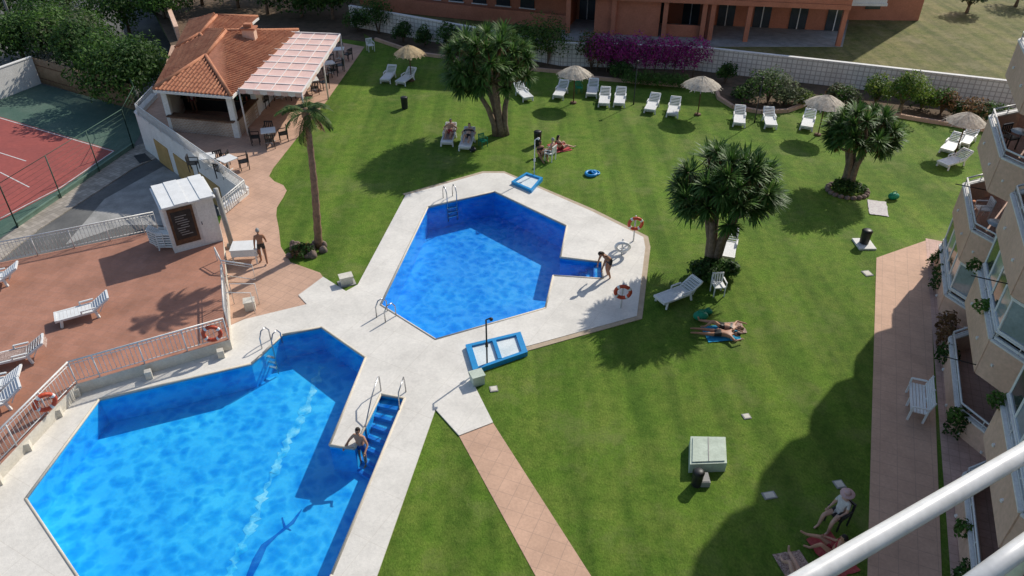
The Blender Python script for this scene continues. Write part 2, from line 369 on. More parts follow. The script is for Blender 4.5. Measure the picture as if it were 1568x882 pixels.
# ---------- walls / rails ----------
def wall(name,pts,h,w,mat,z0=0,cap=None):
    b=MB()
    for i in range(len(pts)-1):
        a=Vector(pts[i]);c=Vector(pts[i+1]); a.z=c.z=z0+h/2; b.beam(a,c,w,h,0)
        a=a.copy();c=c.copy(); a.z=c.z=z0+h+.03; b.beam(a,c,w+.08,.06,1)
    return b.build(name,[mat,cap or mat])
def railing(name,pts,h=.95,sp=.14,r=.012,mat=None):
    b=MB()
    for i in range(len(pts)-1):
        a=Vector(pts[i]);c=Vector(pts[i+1]);L=(c-a).length;up=Vector((0,0,1))
        b.tube([a+up*h,c+up*h],.03,8,0); b.tube([a+up*.12,c+up*.12],.018,6,0); b.tube([a+up*(h-.12),c+up*(h-.12)],.015,6,0)
        n=int(L/sp)
        for k in range(n+1):
            p=a.lerp(c,k/max(n,1)); post=(k%10==0)
            b.tube([p+up*(0 if post else .12),p+up*h],.026 if post else r,6 if post else 4,0)
    return b.build(name,[mat or mWhiteM])
wall('retaining_wall',[sunk2[5],sunk2[4]],2.45,.3,mWhiteW,ZL,mWhiteW)
wall('retaining_wall',[sunk2[5],sunk2[6]],2.45,.3,mWhiteW,ZL,mWhiteW)
wall('retaining_wall',[sunk2[4],sunk2[3]],2.45,.3,mWhiteW,ZL,mWhiteW)
mb=MB()
A=G(212,178);B=G(378,297);d=(B-A).normalized();nn=Vector((d.y,-d.x,0))
if nn.x>0: nn=-nn
for t0,t1 in((.16,.3),(.36,.54),(.6,.78)):
    a=A.lerp(B,t0)+nn*.17;b_=A.lerp(B,t1)+nn*.17; a.z=b_.z=ZL+.75; mb.beam(a,b_,.05,1.5,0)
mb.build('garage_door',[mOchre])
railing('balustrade',[G(238,150,.31),G(212,178,.31),G(378,297,.31),G(342,328,.31)],.75,.16,.02)
railing('terrace_railing',[G(350,519,.5),G(118,587,.5),G(0,710,.5),G(-120,850,.5)])
railing('terrace_railing',[G(-300,470,.5),G(0,403,.5),G(243,353,.5)])
railing('terrace_railing',[G(346,436,.5),G(351,505,.5)])
railing('stair_handrail',[G(335,405,.3),G(345,425,.1),G(392,432,.02)],.85,.8)
mb=MB()
for u,v in ((120,607),(45,690),(340,548),(92,638),(0,742),(230,580)):
    p=G(u,v); mb.box((p.x,p.y,.2),(.22,.22,.34),0,.4)
mb.build('plinth_blocks',[mCream])
W=[G(535,9,1.6),G(860,66,1.6),G(1065,72,1.6),G(1300,97,1.6),G(1540,124,1.6),G(1750,150,1.6)]
wall('boundary_wall',W,1.6,.2,mBlock,0,mWhiteW)
wv=[Vector((p.x,p.y,0)) for p in W]
curb=GL([(575,62),(640,84),(700,92),(780,105),(860,112),(900,121),(1050,134),(1096,138),(1100,152),(1122,166),(1165,174),(1205,172),(1238,160),(1300,166),(1400,184),(1500,200),(1600,214)])
mb=MB(); mb.prism([*curb,wv[5],wv[4],wv[3],wv[2],wv[1],wv[0]],0,.03,0)
for i in range(len(curb)-1):
    a=curb[i].copy();c=curb[i+1].copy();a.z=c.z=.1; mb.beam(a,c,.2,.24,1)
mb.build('flower_bed',[mSoil,mPath])
far=[wv[0],wv[1],wv[2],wv[3],wv[4],wv[5],Vector((120,60,0)),Vector((160,200,0)),Vector((-40,200,0)),Vector((-20,90,0))]
mb=MB(); mb.prism(far,0,.01,0); mb.build('dry_grass_ground',[mDry])
mb=MB(); mb.prism(GL([(1090,72),(1290,72),(1300,30),(1100,20)]),0,.03,0); mb.prism(GL([(860,62),(1090,72),(1100,20),(860,0)]),0,.025,0); mb.build('porch_paving',[mConc])
# ---------- orange apartment building (behind) ----------
def apt():
    e=E('apartment_building')
    a=G(870,48); b=G(1285,68); d=(b-a).normalized(); L=(b-a).length
    ang=math.atan2(d.y,d.x)
    m=MB(); X=Matrix.Translation(a)@Matrix.Rotation(ang,4,'Z')
    for k in range(1,5):
        m.box((L/2-4,5.2,2.9*k+.0),(L+8,12,.35),0,X=X)
        m.box((L/2-4,-.7,2.9*k+.65),(L+8,.12,.9),0,X=X)
        m.box((L/2-4,6.5,2.9*k+1.6),(L+8,9,2.5),0,X=X)
        for i in range(9): m.box((1+i*2.6,1.95,2.9*k+1.4),(1.3,.1,1.8),2,X=X)
    m.box((L/2-4,7.5,1.37),(L+8,8,2.7),0,X=X)
    for i in range(8):
        m.box((1.2+i*2.8,3.46,1.05),(1.3,.1,2.0),2,X=X); m.box((1.2+i*2.8,3.43,2.1),(1.5,.1,.12),1,X=X); m.box((1.2+i*2.8,3.40,1.05),(.07,.1,2.0),1,X=X)
    for x in (0,L*.17,L*.36,L*.5,L*.53,L*.66,L*.99):
        m.box((x,-.45,1.4),(.34,.34,2.8),0,X=X)
    m.box((L*.52,1.6,1.4),(.3,3.6,2.75),0,X=X); m.box((L*.22,1.2,1.4),(5.0,3.0,2.75),0,X=X)
    m.box((L*.43,-.1,.5),(L*.13,.12,.9),0,X=X)
    m.build('arcade_block',[mOrange,mWhiteW,mGlass],e)
    a2=G(575,14);b2=G(868,44);d2=(b2-a2).normalized();L2=(b2-a2).length;X2=Matrix.Translation(a2)@Matrix.Rotation(math.atan2(d2.y,d2.x),4,'Z')
    m=MB(); m.box((L2/2-1,5,6),(L2+2,8.2,12),0,X=X2); m.box((L2/2,-.4,.6),(L2,.15,1.1),0,X=X2)
    for i in range(7): m.box((1+i*2.1,.87,1.7),(1.2,.1,1.2),2,X=X2); m.box((1+i*2.1,.85,1.05),(1.4,.14,.08),1,X=X2)
    m.build('left_wing',[mOrange,mWhiteW,mGlass],e)
    a3=G(1300,28);X3=Matrix.Translation(a3)@Matrix.Rotation(ang+.12,4,'Z')
    m=MB(); m.box((2.4,4,6),(6.2,9,12),0,X=X3); m.box((-1.6,-2.6,2.75),(5.2,3.0,.95),1,X=X3); m.box((-1.6,-2.6,2.18),(5.3,3.2,.2),1,X=X3)
    m.box((1.5,-.53,1.6),(1.2,.08,1.4),2,X=X3)
    m.build('right_wing',[mOrange,mWhiteW,mGlass],e)
apt()
# ---------- bar building ----------
def roofplane(mb,pts,mi,rmi,sp=.24,r=.07):
    pts=[Vector(p) for p in pts]; n=(pts[1]-pts[0]).cross(pts[2]-pts[0]).normalized()
    if n.z<0: n=-n; pts=pts[::-1]
    mb.add(pts,[tuple(range(len(pts)))],mi)
    dn=Vector((0,0,-1)); dn=(dn-n*dn.dot(n)).normalized(); ac=n.cross(dn); o=pts[0]
    q=[((p-o).dot(ac),(p-o).dot(dn)) for p in pts]; a=min(x for x,_ in q)+sp/2; mx=max(x for x,_ in q)
    while a<mx:
        hits=[]
        for i in range(len(q)):
            (x0,y0),(x1,y1)=q[i],q[(i+1)%len(q)]
            if (x0-a)*(x1-a)<0: hits.append(y0+(y1-y0)*(a-x0)/(x1-x0))
        if len(hits)>=2:
            y0,y1=min(hits),max(hits); k=max(1,int((y1-y0)/.4)); P=[];rr=[]
            for j in range(k):
                P+= [o+ac*a+dn*(y0+(y1-y0)*j/k+.001)+n*.01,o+ac*a+dn*(y0+(y1-y0)*(j+1)/k)+n*.01]; rr+=[r*.85,r*1.12]
            mb.tube(P,rr,6,rmi,sm=False)
        a+=sp
def hiproof(mb,c,zr,ins=.22,mi=0,rmi=1):
    nl,nr,fr,fl=[Vector(p) for p in c]
    r0=((nl+nr)/2).lerp((fl+fr)/2,ins); r1=((nl+nr)/2).lerp((fl+fr)/2,1-ins); r0.z=r1.z=zr
    for q in ([nl,nr,r0],[nr,fr,r1,r0],[fr,fl,r1],[fl,nl,r0,r1]): roofplane(mb,q,mi,rmi)
    for a,b in ((nl,r0),(nr,r0),(r0,r1),(fr,r1),(fl,r1)): mb.tube([a+Vector((0,0,.03)),b+Vector((0,0,.03))],.11,8,rmi)
    for a,b in ((nl,nr),(nr,fr),(fr,fl),(fl,nl)):
        mb.beam(a-Vector((0,0,.1)),b-Vector((0,0,.1)),.12,.14,2)
def barb():
    e=E('poolside_bar')
    c=[G(235,137,2.7),G(354,147,2.7),G(457,46,2.7),G(285,44,2.7)]
    m=MB(); hiproof(m,c,3.6,.30); 
    m.build('roof',[mRoofB,mRoof,mWhiteW],e)
    cen=sum(c,Vector())/4
    k=[Vector((cen.x+(p.x-cen.x)*.86,cen.y+(p.y-cen.y)*.9,0)) for p in c]
    m=MB()
    def w(a,b,z0,z1,t,mi):
        a=Vector(a);b=Vector(b);a.z=b.z=(z0+z1)/2; m.beam(a,b,t,z1-z0,mi)
    w(k[3],k[0].lerp(k[3],.0),0,2.6,.2,0); w(k[2],k[3],0,2.6,.2,0); w(k[1].lerp(k[2],.3),k[2],0,2.6,.2,0)
    w(k[0].lerp(k[3],.32),k[1].lerp(k[2],.32),0,2.6,.15,2)
    w(k[0],k[1],0,1.0,.3,1); w(k[0]+Vector((0,-.1,0)),k[1]+Vector((.1,-.1,0)),1.0,1.08,.6,3)
    w(k[1],k[1].lerp(k[2],.3),0,1.0,.3,1); w(k[1],k[1].lerp(k[2],.3),1.0,1.07,.5,3)
    for p in (k[0],k[1],k[1].lerp(k[2],.3)): m.box((p.x,p.y,1.35),(.32,.32,2.68),0)
    a=k[0].lerp(k[3],.29);b=k[1].lerp(k[2],.29)
    for z in (.9,1.4,1.8):
        w(a,b,z,z+.04,.35,3)
        for i in range(16):
            p=a.lerp(b,(i+.5)/16); m.tube([(p.x,p.y,z+.04),(p.x,p.y,z+.24),(p.x,p.y,z+.3)],[.04,.04,.015],6,4+(i%3))
    m.build('bar_walls',[mWhiteW,TILE('bar_brick',(.5,.36,.27),(.42,.28,.2),(.6,.55,.48),.1,0,.012,ratio=2,off=.5,vert=True),mDark,mWood,mGreenP,mOchre,mRed],e)
    m=MB(); p=G(383,56,3.3); m.box((p.x,p.y,3.45),(.75,.6,.7),0); m.box((p.x,p.y,3.85),(.95,.8,.1),1); m.box((p.x,p.y,4.0),(.5,.4,.25),1); m.build('chimney',[mPeach,mRoof],e)
    m=MB(); hiproof(m,[G(268,74,2.75),G(332,80,2.75),G(395,26,2.75),G(290,32,2.75)],3.35,.2); m.build('annex_roof',[mRoofB,mRoof,mWhiteW],e)
    m=MB(); a=G(365,137,2.75);b=G(462,143,2.45);c2=G(521,53,2.45);d=G(442,50,2.75)
    n=9
    for i in range(n):
        t0=i/n;t1=(i+1)/n
        q=[]
        S_=6
        for j in range(S_+1):
            for s in range(9):
                p=a.lerp(b,s/8).lerp(d.lerp(c2,s/8),t0+(t1-t0)*j/S_); p.z-=.045*math.sin(math.pi*j/S_)+.01*U(-1,1); q.append(p)
        m.add(q,[(j*9+s,j*9+s+1,(j+1)*9+s+1,(j+1)*9+s) for j in range(S_) for s in range(8)],0,True)
        m.beam(a.lerp(d,t0)+Vector((0,0,.02)),b.lerp(c2,t0)+Vector((0,0,.02)),.08,.03,1)
        p0=a.lerp(b,t0);p1=a.lerp(b,t1); dz=Vector((0,0,.2)); m.add([p0,p1,p1-dz,p0.lerp(p1,.5)-dz*1.25,p0-dz],[(0,1,2,3,4)],i%2)
        p0=b.lerp(c2,t0);p1=b.lerp(c2,t1); m.add([p0,p1,p1-dz,p0.lerp(p1,.5)-dz*1.25,p0-dz],[(0,1,2,3,4)],i%2)
    for s in (.25,.5,.75): m.beam(a.lerp(b,s)+Vector((0,0,.025)),d.lerp(c2,s)+Vector((0,0,.025)),.05,.025,1)
    for p,q in((a,b),(d,c2),(b,c2)): m.beam(p+Vector((0,0,.04)),q+Vector((0,0,.04)),.09,.07,1)
    for p in (b,c2,b.lerp(c2,.5),a): m.tube([(p.x,p.y,0),(p.x,p.y,p.z)],.05,8,1)
    m.build('canopy',[mCanA,mCanB],e)
barb()
# ---------- furniture ----------
def lounger_mesh(towel=None):
    m=MB()
    for sx in(-.3,.3):
        m.beam((sx,-.95,.3),(sx,.3,.3),.07,.08,0)
        m.beam((sx,.3,.3),(sx,.88,.66),.06,.07,0)
    for i in range(10): m.box((0,-.89+i*.125,.32),(.56,.118,.025),0)
    for i in range(6):
        t=(i+.5)/6; m.beam((-.28,.3+.58*t,.32+.36*t),(.28,.3+.58*t,.32+.36*t),.107,.025,0)
    m.beam((-.33,-.97,.3),(.33,-.97,.3),.08,.1,0); m.beam((-.31,.9,.68),(.31,.9,.68),.07,.07,0)
    for sx in(-.31,.31):
        for y in(-.8,.35): m.beam((sx,y,.3),(sx*1.08,y+(.06 if y>0 else -.06),0),.07,.08,0)
        m.beam((sx*1.08,-.1,.46),(sx*1.08,.38,.46),.06,.04,0); m.beam((sx*1.08,-.1,.3),(sx*1.08,-.1,.46),.05,.05,0)
        m.beam((sx*.9,.7,.52),(sx*.9,.5,.2),.03,.03,0)
    m.box((0,-.8,.12),(.62,.03,.04),0)
    if towel is not None:
        vs=[]
        path=[(-.7,.345),(0,.345),(.3,.35),(.6,.535),(.88,.71),(.93,.68),(.98,.45)]
        for y,z in path:
            for k in range(5): vs.append((-.27+.135*k,y,z+U(0,.015)))
        m.add(vs,[(j*5+k,j*5+k+1,(j+1)*5+k+1,(j+1)*5+k) for j in range(len(path)-1) for k in range(4)],1,True)
    me=m.build('tmp',[mWhiteP]+([towel] if towel else [])); d=me.data; bpy.data.objects.remove(me); return d
LM=lounger_mesh(); LMS=lounger_mesh(mTowelS); LMW=lounger_mesh(mTowelW)
def lounger(f,h,z=0,me=None):
    a=G(*f,z);b=G(*h,z); d=b-a; c=(a+b)/2
    return inst(me or LM,'sun_lounger',c,math.atan2(d.y,d.x)-math.pi/2)
for f,h in [((1131,197),(1131,176)),((1181,203),(1173,176)),((1232,207),(1240,178)),((994,175),(1003,158)),((1028,183),(1034,162)),((924,168),(927,146)),((947,168),(951,146)),((905,152),(909,134)),((853,155),(865,136)),((810,157),(792,140)),((588,131),(604,112)),((610,134),(636,116)),((1442,242),(1468,216)),((1438,259),(1480,246)),((1466,232),(1492,205))]:
    lounger(f,h)
lounger((1015,466),(1060,449)); lounger((1112,396),(1116,374))
lounger((100,493),(165,475),.5); lounger((-30,440),(22,430),.5); lounger((0,560),(62,545),.5,LMS); lounger((-30,605),(20,595),.5); lounger((-30,635),(16,618),.5)
LP1=lounger((684,226),(692,204),0,LMS); LP2=lounger((712,232),(720,212),0,LMW)
for i in range(6):
    p=G(256,380,.5); o=inst(LM,'sun_lounger',(p.x,p.y,.5+i*.12),math.pi/2,sc=.62)
def chair_mesh(mt):
    m=MB()
    for x in(-.22,.22):
        m.beam((x,-.2,0),(x,-.2,.44),.04,.04,0); m.beam((x,.22,0),(x,.26,.85),.04,.04,0); m.beam((x*1.1,-.2,.64),(x*1.1,.22,.66),.05,.03,0); m.beam((x*1.1,-.2,.44),(x*1.1,-.2,.64),.035,.035,0)
    m.box((0,0,.44),(.46,.46,.04),0)
    for i in range(5): m.beam((-.2+.1*i,.23,.46),(-.2+.1*i,.26,.84),.05,.02,0)
    m.beam((-.24,.26,.85),(.24,.26,.85),.05,.06,0)
    o=m.build('t',[mt]); d=o.data; bpy.data.objects.remove(o); return d
CHB=chair_mesh(mBlack); CHW=chair_mesh(mWhiteP); CHG=chair_mesh(mGreenP)
def table_mesh(mt,rnd=True):
    m=MB()
    if rnd: m.tube([(0,0,.70),(0,0,.74)],.42,20,0,sm=False)
    else: m.box((0,0,.72),(.8,.8,.04),0)
    m.tube([(0,0,.02),(0,0,.7)],.035,8,0); 
    for a in range(4): t=a*math.pi/2+.4; m.beam((0,0,.04),(.3*math.cos(t),.3*math.sin(t),.02),.05,.04,0)
    o=m.build('t',[mt]); d=o.data; bpy.data.objects.remove(o); return d
TB=table_mesh(mWhiteP,False)
def tableset(u,v,n=4,ch=CHB,tb=TB,r0=0):
    p=G(u,v,.02); inst(tb,'patio_table',p,r0)
    for i in range(n):
        t=r0+2*math.pi*i/n; inst(ch,'patio_chair',p+Vector((math.sin(t)*-.75,math.cos(t)*.75,0)),t+U(-.3,.3))
tableset(414,218,4,r0=.3); tableset(352,262,3,r0=.9); tableset(480,138,4,r0=.4); tableset(430,150,3,r0=.2);tableset(505,112,4,r0=.5);tableset(390,162,2,r0=1.2); tableset(322,258,2,r0=1.9); tableset(455,118,3,r0=.7); tableset(520,90,3,r0=.1)
inst(CHW,'patio_chair',G(568,78),.5)
inst(CHW,'patio_chair',G(1098,450),.1)
inst(CHG,'patio_chair',G(740,224),.6,sc=.8); inst(CHG,'patio_chair',G(806,135),.6,sc=.8); inst(CHG,'patio_chair',G(886,142),.2,sc=.8)
def parasol(u,v,h=2.25,r=1.05,mt=None,tilt=0):
    p=G(u,v); m=MB(); n=28
    m.tube([(0,0,0),(0,0,h+.1)],.035,8,1)
    rings=[(0.02,h+.22),(r*.35,h+.08),(r*.7,h-.12),(r,h-.34)]
    vs=[]
    for rr,z in rings:
        for k in range(n):
            t=2*math.pi*k/n; q=1+U(-.03,.03); vs.append((rr*q*math.cos(t),rr*q*math.sin(t),z+U(-.02,.02)))
    m.add(vs,[(j*n+k,(j+1)*n+k,(j+1)*n+(k+1)%n,j*n+(k+1)%n) for j in range(3) for k in range(n)],0,False)
    for k in range(260):
        t=U(0,2*math.pi); r0=U(.1,r*.9); z0=h+.22-.55*r0/r; r1=r0+.28; z1=h+.24-.56*r1/r-U(0,.05); w=.03
        a=Vector((r0*math.cos(t),r0*math.sin(t),z0+.03)); b=Vector((r1*math.cos(t+U(-.06,.06)),r1*math.sin(t),z1+.0)); s=Vector((-math.sin(t),math.cos(t),0))*w
        m.add([a-s,a+s,b+s*.6,b-s*.6],[(0,1,2,3)],0)
    for k in range(8):
        t=2*math.pi*k/8; m.tube([(0,0,h-.45),(r*.8*math.cos(t),r*.8*math.sin(t),h-.26)],.012,4,1)
    m.tube([(0,0,0),(0,0,.08)],.2,12,1)
    m.build('thatched_parasol',[mt or mThatch,mWood],None,p)
parasol(630,124,2.2,1.0,mThatchT); parasol(878,158,2.2); parasol(1068,176,2.2,1.1); parasol(1252,207,2.2,1.1); parasol(1462,236,2.2,1.0)
for u,v in((1155,188),(970,160)):
    m=MB(); m.tube([(0,0,0),(0,0,.3),(0,0,2.6)],[.05,.03,.025],8,0); m.tube([(0,0,2.6),(0,0,2.72)],.07,8,0); m.tube([(0,0,2.72),(0,0,2.8)],[.12,.04],10,0); m.build('garden_lamp',[mBlack],None,G(u,v))
def tray(c,pole=None,split=2):
    q=GL(c); m=MB()
    cen=sum(q,Vector())/4
    ins_=[cen+(p-cen)*.80 for p in q]
    m.prism([*q],0.0,.2,0,holes=[ins_]); m.prism(ins_,.0,.12,1)
    if split==2: m.beam((ins_[0]+ins_[1])/2+Vector((0,0,.17)),(ins_[3]+ins_[2])/2+Vector((0,0,.17)),.14,.09,0)
    if pole:
        p=G(*pole); m.tube([p,p+Vector((0,0,2.1)),p+Vector((.15,-.1,2.25))],.03,8,2); m.sphere(p+Vector((.18,-.12,2.22)),.07,2); m.box((p.x,p.y,1.0),(.1,.1,.15),2)
    m.build('shower_tray',[mBlueP,mTrayW,mBlack if split==2 else mWhiteM])
tray([(713,534),(797,514),(808,545),(725,574)],(746,561)); tray([(783,283),(806,269),(831,277),(814,297)],(818,272),1)
def buoy(p,ax,red=True,post=0):
    m=MB(); m.torus(p,.29,.075,ax,0,1); 
    if post: m.tube([(p.x,p.y+.09,0),(p.x,p.y+.09,p.z+.35)],.035,8,2)
    m.build('lifebuoy',[mRed if red else mWhiteP,mWhiteP,mWhiteM])
p=G(970,372);buoy(Vector((p.x,p.y,1.0)),(0,1,.1),post=1); p=G(951,474);buoy(Vector((p.x,p.y,.85)),(.1,1,.1),post=1)
p=G(952,393);buoy(Vector((p.x,p.y,.5)),(.1,1,.4),False,post=1)
p=G(330,525,.5);buoy(Vector((p.x,p.y-.06,.98)),(-.25,1,0)); p=G(76,632,.5);buoy(Vector((p.x+.07,p.y-.06,1.02)),(-1,1,0))
def bin_(u,v,h=.7,r=.22,slab=False,z=0):
    m=MB(); m.tube([(0,0,0),(0,0,.05),(0,0,h-.05),(0,0,h)],[r*.85,r*.88,r,r*1.08],16,0); m.tube([(0,0,h),(0,0,h+.06)],[r*1.08,r*.7],16,0)
    if slab: m.box((0,-.05,.04),(.75,.9,.08),1)
    m.build('litter_bin',[mBlack,mWhiteW],None,G(u,v,z))
bin_(620,166); bin_(823,222,.8); bin_(1322,374,.7,.22,True)
m=MB(); q=GL([(1054,724),(1110,722),(1108,682),(1055,681)]); 
m.prism(q,0,.38,0); cen=sum(q,Vector())/4; q2=[cen+(p-cen)*.88 for p in q]; m.prism(q2,.38,.42,0); m.beam((q2[0]+q2[1])/2+Vector((0,0,.425)),(q2[2]+q2[3])/2+Vector((0,0,.425)),.03,.012,1)
m.build('utility_box',[mBoxT,mConc]); bin_(1066,742,.55,.17); 
m=MB(); m.box((0,0,.1),(.3,.4,.2),0); m.box((0,0,.21),(.24,.34,.02),0); m.build('concrete_block',[mConc],None,G(1077,738))
def cover(u,v,w=.4,d=.3,rz=.2,mt=None):
    m=MB(); m.box((0,0,.012),(w,d,.03),0,rz); m.box((0,0,.03),(w*.75,d*.75,.012),1,rz); m.build('drain_cover',[mt or mConc,mCream],None,G(u,v))
for a in((1143,638,.26,.24),(1178,759,.4,.26),(1285,742,.3,.3),(756,596,.28,.28),(1328,419,.35,.4)): cover(*a)
m=MB(); m.box((0,0,.02),(.7,.5,.04),0,.4); m.box((0,0,.2),(.5,.34,.34),1,.4); m.box((0,0,.39),(.56,.4,.04),1,.4); m.build('stone_box',[mConc,mCream],None,G(531,434))
m=MB(); m.box((0,0,.2),(.42,.36,.4),0,.4);m.box((0,0,.42),(.48,.42,.04),0,.4); m.build('pump_box',[mBoxT],None,G(731,586))
m=MB()
for i in range(5): m.box((-.02+.1*i,0,.44),(.08,1.5,.03),0)
for i in range(5): m.beam((.44+.025*i,-.75,.55+.09*i),(.44+.025*i,.75,.55+.09*i),.03,.065,0)
for y in(-.7,0,.7):
    m.beam((-.02,y,.44),(-.04,y,0),.06,.06,0); m.beam((.42,y,0),(.44,y,.5),.06,.06,0); m.beam((.43,y,.45),(.56,y,.95),.04,.05,0)
for y in(-.74,.74): m.beam((-.03,y,.64),(.44,y,.66),.06,.04,0); m.beam((-.03,y,.44),(-.03,y,.64),.05,.05,0)
o=m.build('park_bench',[mWhiteP],None,G(1390,622)); o.rotation_euler=(0,0,math.radians(-22))
def towel(name,u,v,w,l,rz,mt):
    m=MB(); vs=[];n=8
    for i in range(n+1):
        for j in range(n+1): vs.append(((i/n-.5)*w+U(-.02,.02),(j/n-.5)*l+U(-.02,.02),.025+.025*noise.noise(Vector((i*.7,j*.7,u)))+.01))
    m.add(vs,[(i*(n+1)+j,(i+1)*(n+1)+j,(i+1)*(n+1)+j+1,i*(n+1)+j+1) for i in range(n) for j in range(n)],0,True)
    o=m.build(name,[mt],None,G(u,v)); o.rotation_euler=(0,0,rz)
towel('beach_towel',1344,319,.85,1.5,-.3,mTowelW); towel('beach_towel',1104,511,1.3,.95,.1,mTowelB); towel('beach_towel',857,226,1.0,1.2,.4,mTowelR)
towel('beach_towel',1120,503,1.0,.7,.1,mTowelS); towel('beach_towel',1222,878,.8,1.3,.2,mTowelS)
def bag(u,v,mt,s=.3):
    m=MB(); m.sphere((0,0,s*.6),(s,s*.7,s*.65),0,12,8); m.torus((0,0,s*1.15),s*.4,.02,(0,1,0),0); m.build('beach_bag',[mt],None,G(u,v))
bag(1367,305,mGreenP,.28); bag(1072,489,mGreenP,.3); bag(1083,481,mGreenP,.2); bag(724,232,mBlack,.2)
m=MB(); m.torus((0,0,.09),.27,.08,(0,0,1),0); m.torus((.25,.15,.07),.2,.05,(.2,0,1),0); m.build('swim_ring',[mBlueP],None,G(905,268))
def shed():
    e=E('pool_kiosk'); a=G(268,388,.5);b=G(342,368,.5); d=(b-a).normalized(); L=(b-a).length; X=Matrix.Translation(a)@Matrix.Rotation(math.atan2(d.y,d.x),4,'Z')
    m=MB(); D=1.9; m.box((L/2,D/2,1.1),(L,D,2.2),0,X=X)
    m.box((L*.32,-.02,1.2),(L*.5,.05,1.7),1,X=X); m.box((L*.32,-.05,1.25),(L*.4,.03,1.3),2,X=X)
    for i in range(9): m.box((L*.30+U(-.1,.1),-.07,.8+i*.11),(L*.26*U(.5,1),.008,.03),3,X=X)
    m.box((L*.78,-.02,1.1),(L*.3,.05,2.0),0,X=X); m.box((L*.67,-.05,1.1),(.03,.02,.15),2,X=X)
    m.build('walls',[mWhiteW,mWood,mBlack,mConc],e)
    m=MB()
    for i in range(4): m.box((L*(i+.5)/4,D/2-.08,2.29+.03*(i%2)),(L/4+.03,D+.45,.06),0,X=X)
    m.box((L/2,D/2-.08,2.22),(L+.2,D+.3,.06),0,X=X)
    m.build('roof',[mWhiteP],e)
shed()
m=MB(); p=G(356,378); m.tube([p,p+Vector((-.1,0,2.9))],.11,10,0); m.tube([p+Vector((0,0,0)),p+Vector((0,0,.15))],.22,12,0); m.build('concrete_pole',[mConc])
m=MB(); m.box((0,0,.72),(1.15,.8,.05),0,.1); m.box((0,0,.55),(1.1,.75,.3),0,.1)
for x in(-.5,.5):
    for y in(-.33,.33): m.beam((x,y,0),(x,y,.6),.05,.05,0)
m.build('covered_table',[mWhiteP],None,G(380,398))
for (u,v) in((384,473),(341,404)):
    m=MB(); m.box((0,0,.2),(.4,.35,.4),0,.3); m.box((0,0,.42),(.44,.39,.04),0,.3); m.build('storage_box',[mCream],None,G(u,v))
m=MB(); 
for y in (0,.6): m.tube([(0,y,0),(0,y,1.0),(1.0,y,1.0),(1.0,y,0)],.02,6,0)
m.build('towel_rack',[mWhiteM],None,G(352,480))
# ---------- vegetation ----------
def leafstrip(m,p,d,L,w,droop,mi=0,seg=3):
    d=d.normalized(); s=d.cross(Vector((0,0,1)))
    if s.length<.05: s=Vector((1,0,0))
    s.normalize(); q=p.copy(); vs=[];dd=d.copy()
    ws=[.6,1,.75,.03] if seg==3 else [.7,1,.03]
    for i in range(seg+1):
        vs+= [q-s*w*ws[i]/2,q+s*w*ws[i]/2]; q=q+dd*L/seg; dd=(dd+Vector((0,0,-droop))).normalized()
    m.add(vs,[(2*i,2*i+1,2*i+3,2*i+2) for i in range(seg)],mi)
def rdir(zmin=-1):
    while True:
        v=Vector((U(-1,1),U(-1,1),U(-1,1)))
        if .05<v.length<1:
            v.normalize()
            if v.z>=zmin: return v
def yucca(u,v,crown_h,rad,rz_,nh,seed,ll=.75,dx=0):
    random.seed(seed)
    base=G(u,v); e=E('yucca_tree'); m=MB(); lf=MB()
    forks=[]
    nf=5
    for i in range(nf):
        t=2*math.pi*i/nf+U(-.3,.3); r0=U(.08,.2)
        b=Vector((r0*math.cos(t),r0*math.sin(t),0)); top=Vector((dx*.7+U(.2,.38)*rad*math.cos(t),U(.2,.38)*rad*math.sin(t),crown_h-rz_*U(.35,.65)))
        mid=b.lerp(top,.5)+Vector((-.12*math.cos(t),-.12*math.sin(t),.1))
        m.tube([b*1.5-Vector((0,0,.05)),b.lerp(mid,.4),mid,top],[.26,.18,.15,.1],8,0); forks.append(top)
    hs=[]
    for i in range(nh):
        outer=i<nh*.78
        for tries in range(30):
            d=rdir(-.6); k=U(.8,1.04) if outer else U(.2,.6)
            h=Vector((dx+d.x*rad*k*.8,d.y*rad*k*.8,crown_h+d.z*rz_*k*.78))
            if all((h-q).length>ll*.62 for q in hs): break
        hs.append(h)
        f=min(forks,key=lambda q:(q-h).length)
        m.tube([f,f.lerp(h,.5)+Vector((0,0,-.1)),h],[.08,.06,.05],6,0)
        ax=(Vector((d.x,d.y,d.z*.7+.35))).normalized(); lsc=U(.8,1.12)
        for j in range(74):
            a=rdir(-1); a=(a*1.0+ax*U(.2,1.3)).normalized()
            leafstrip(lf,h+a*.05,a,ll*lsc*U(.7,1.08),U(.065,.10),U(.05,.35))
        for j in range(12): leafstrip(lf,h-ax*.1,(rdir()+Vector((0,0,-1.2))).normalized(),ll*.7,.06,.3,1)
    m.build('trunk',[mTrunk],e); lf.build('crown',[mLeafY,mLeafR],e); e.location=base
yucca(768,206,4.15,2.85,2.0,66,11,.85,-.75); yucca(1087,412,3.75,2.2,1.9,50,5,.8,.05); yucca(1297,283,2.8,1.85,1.4,40,9,.7,0)
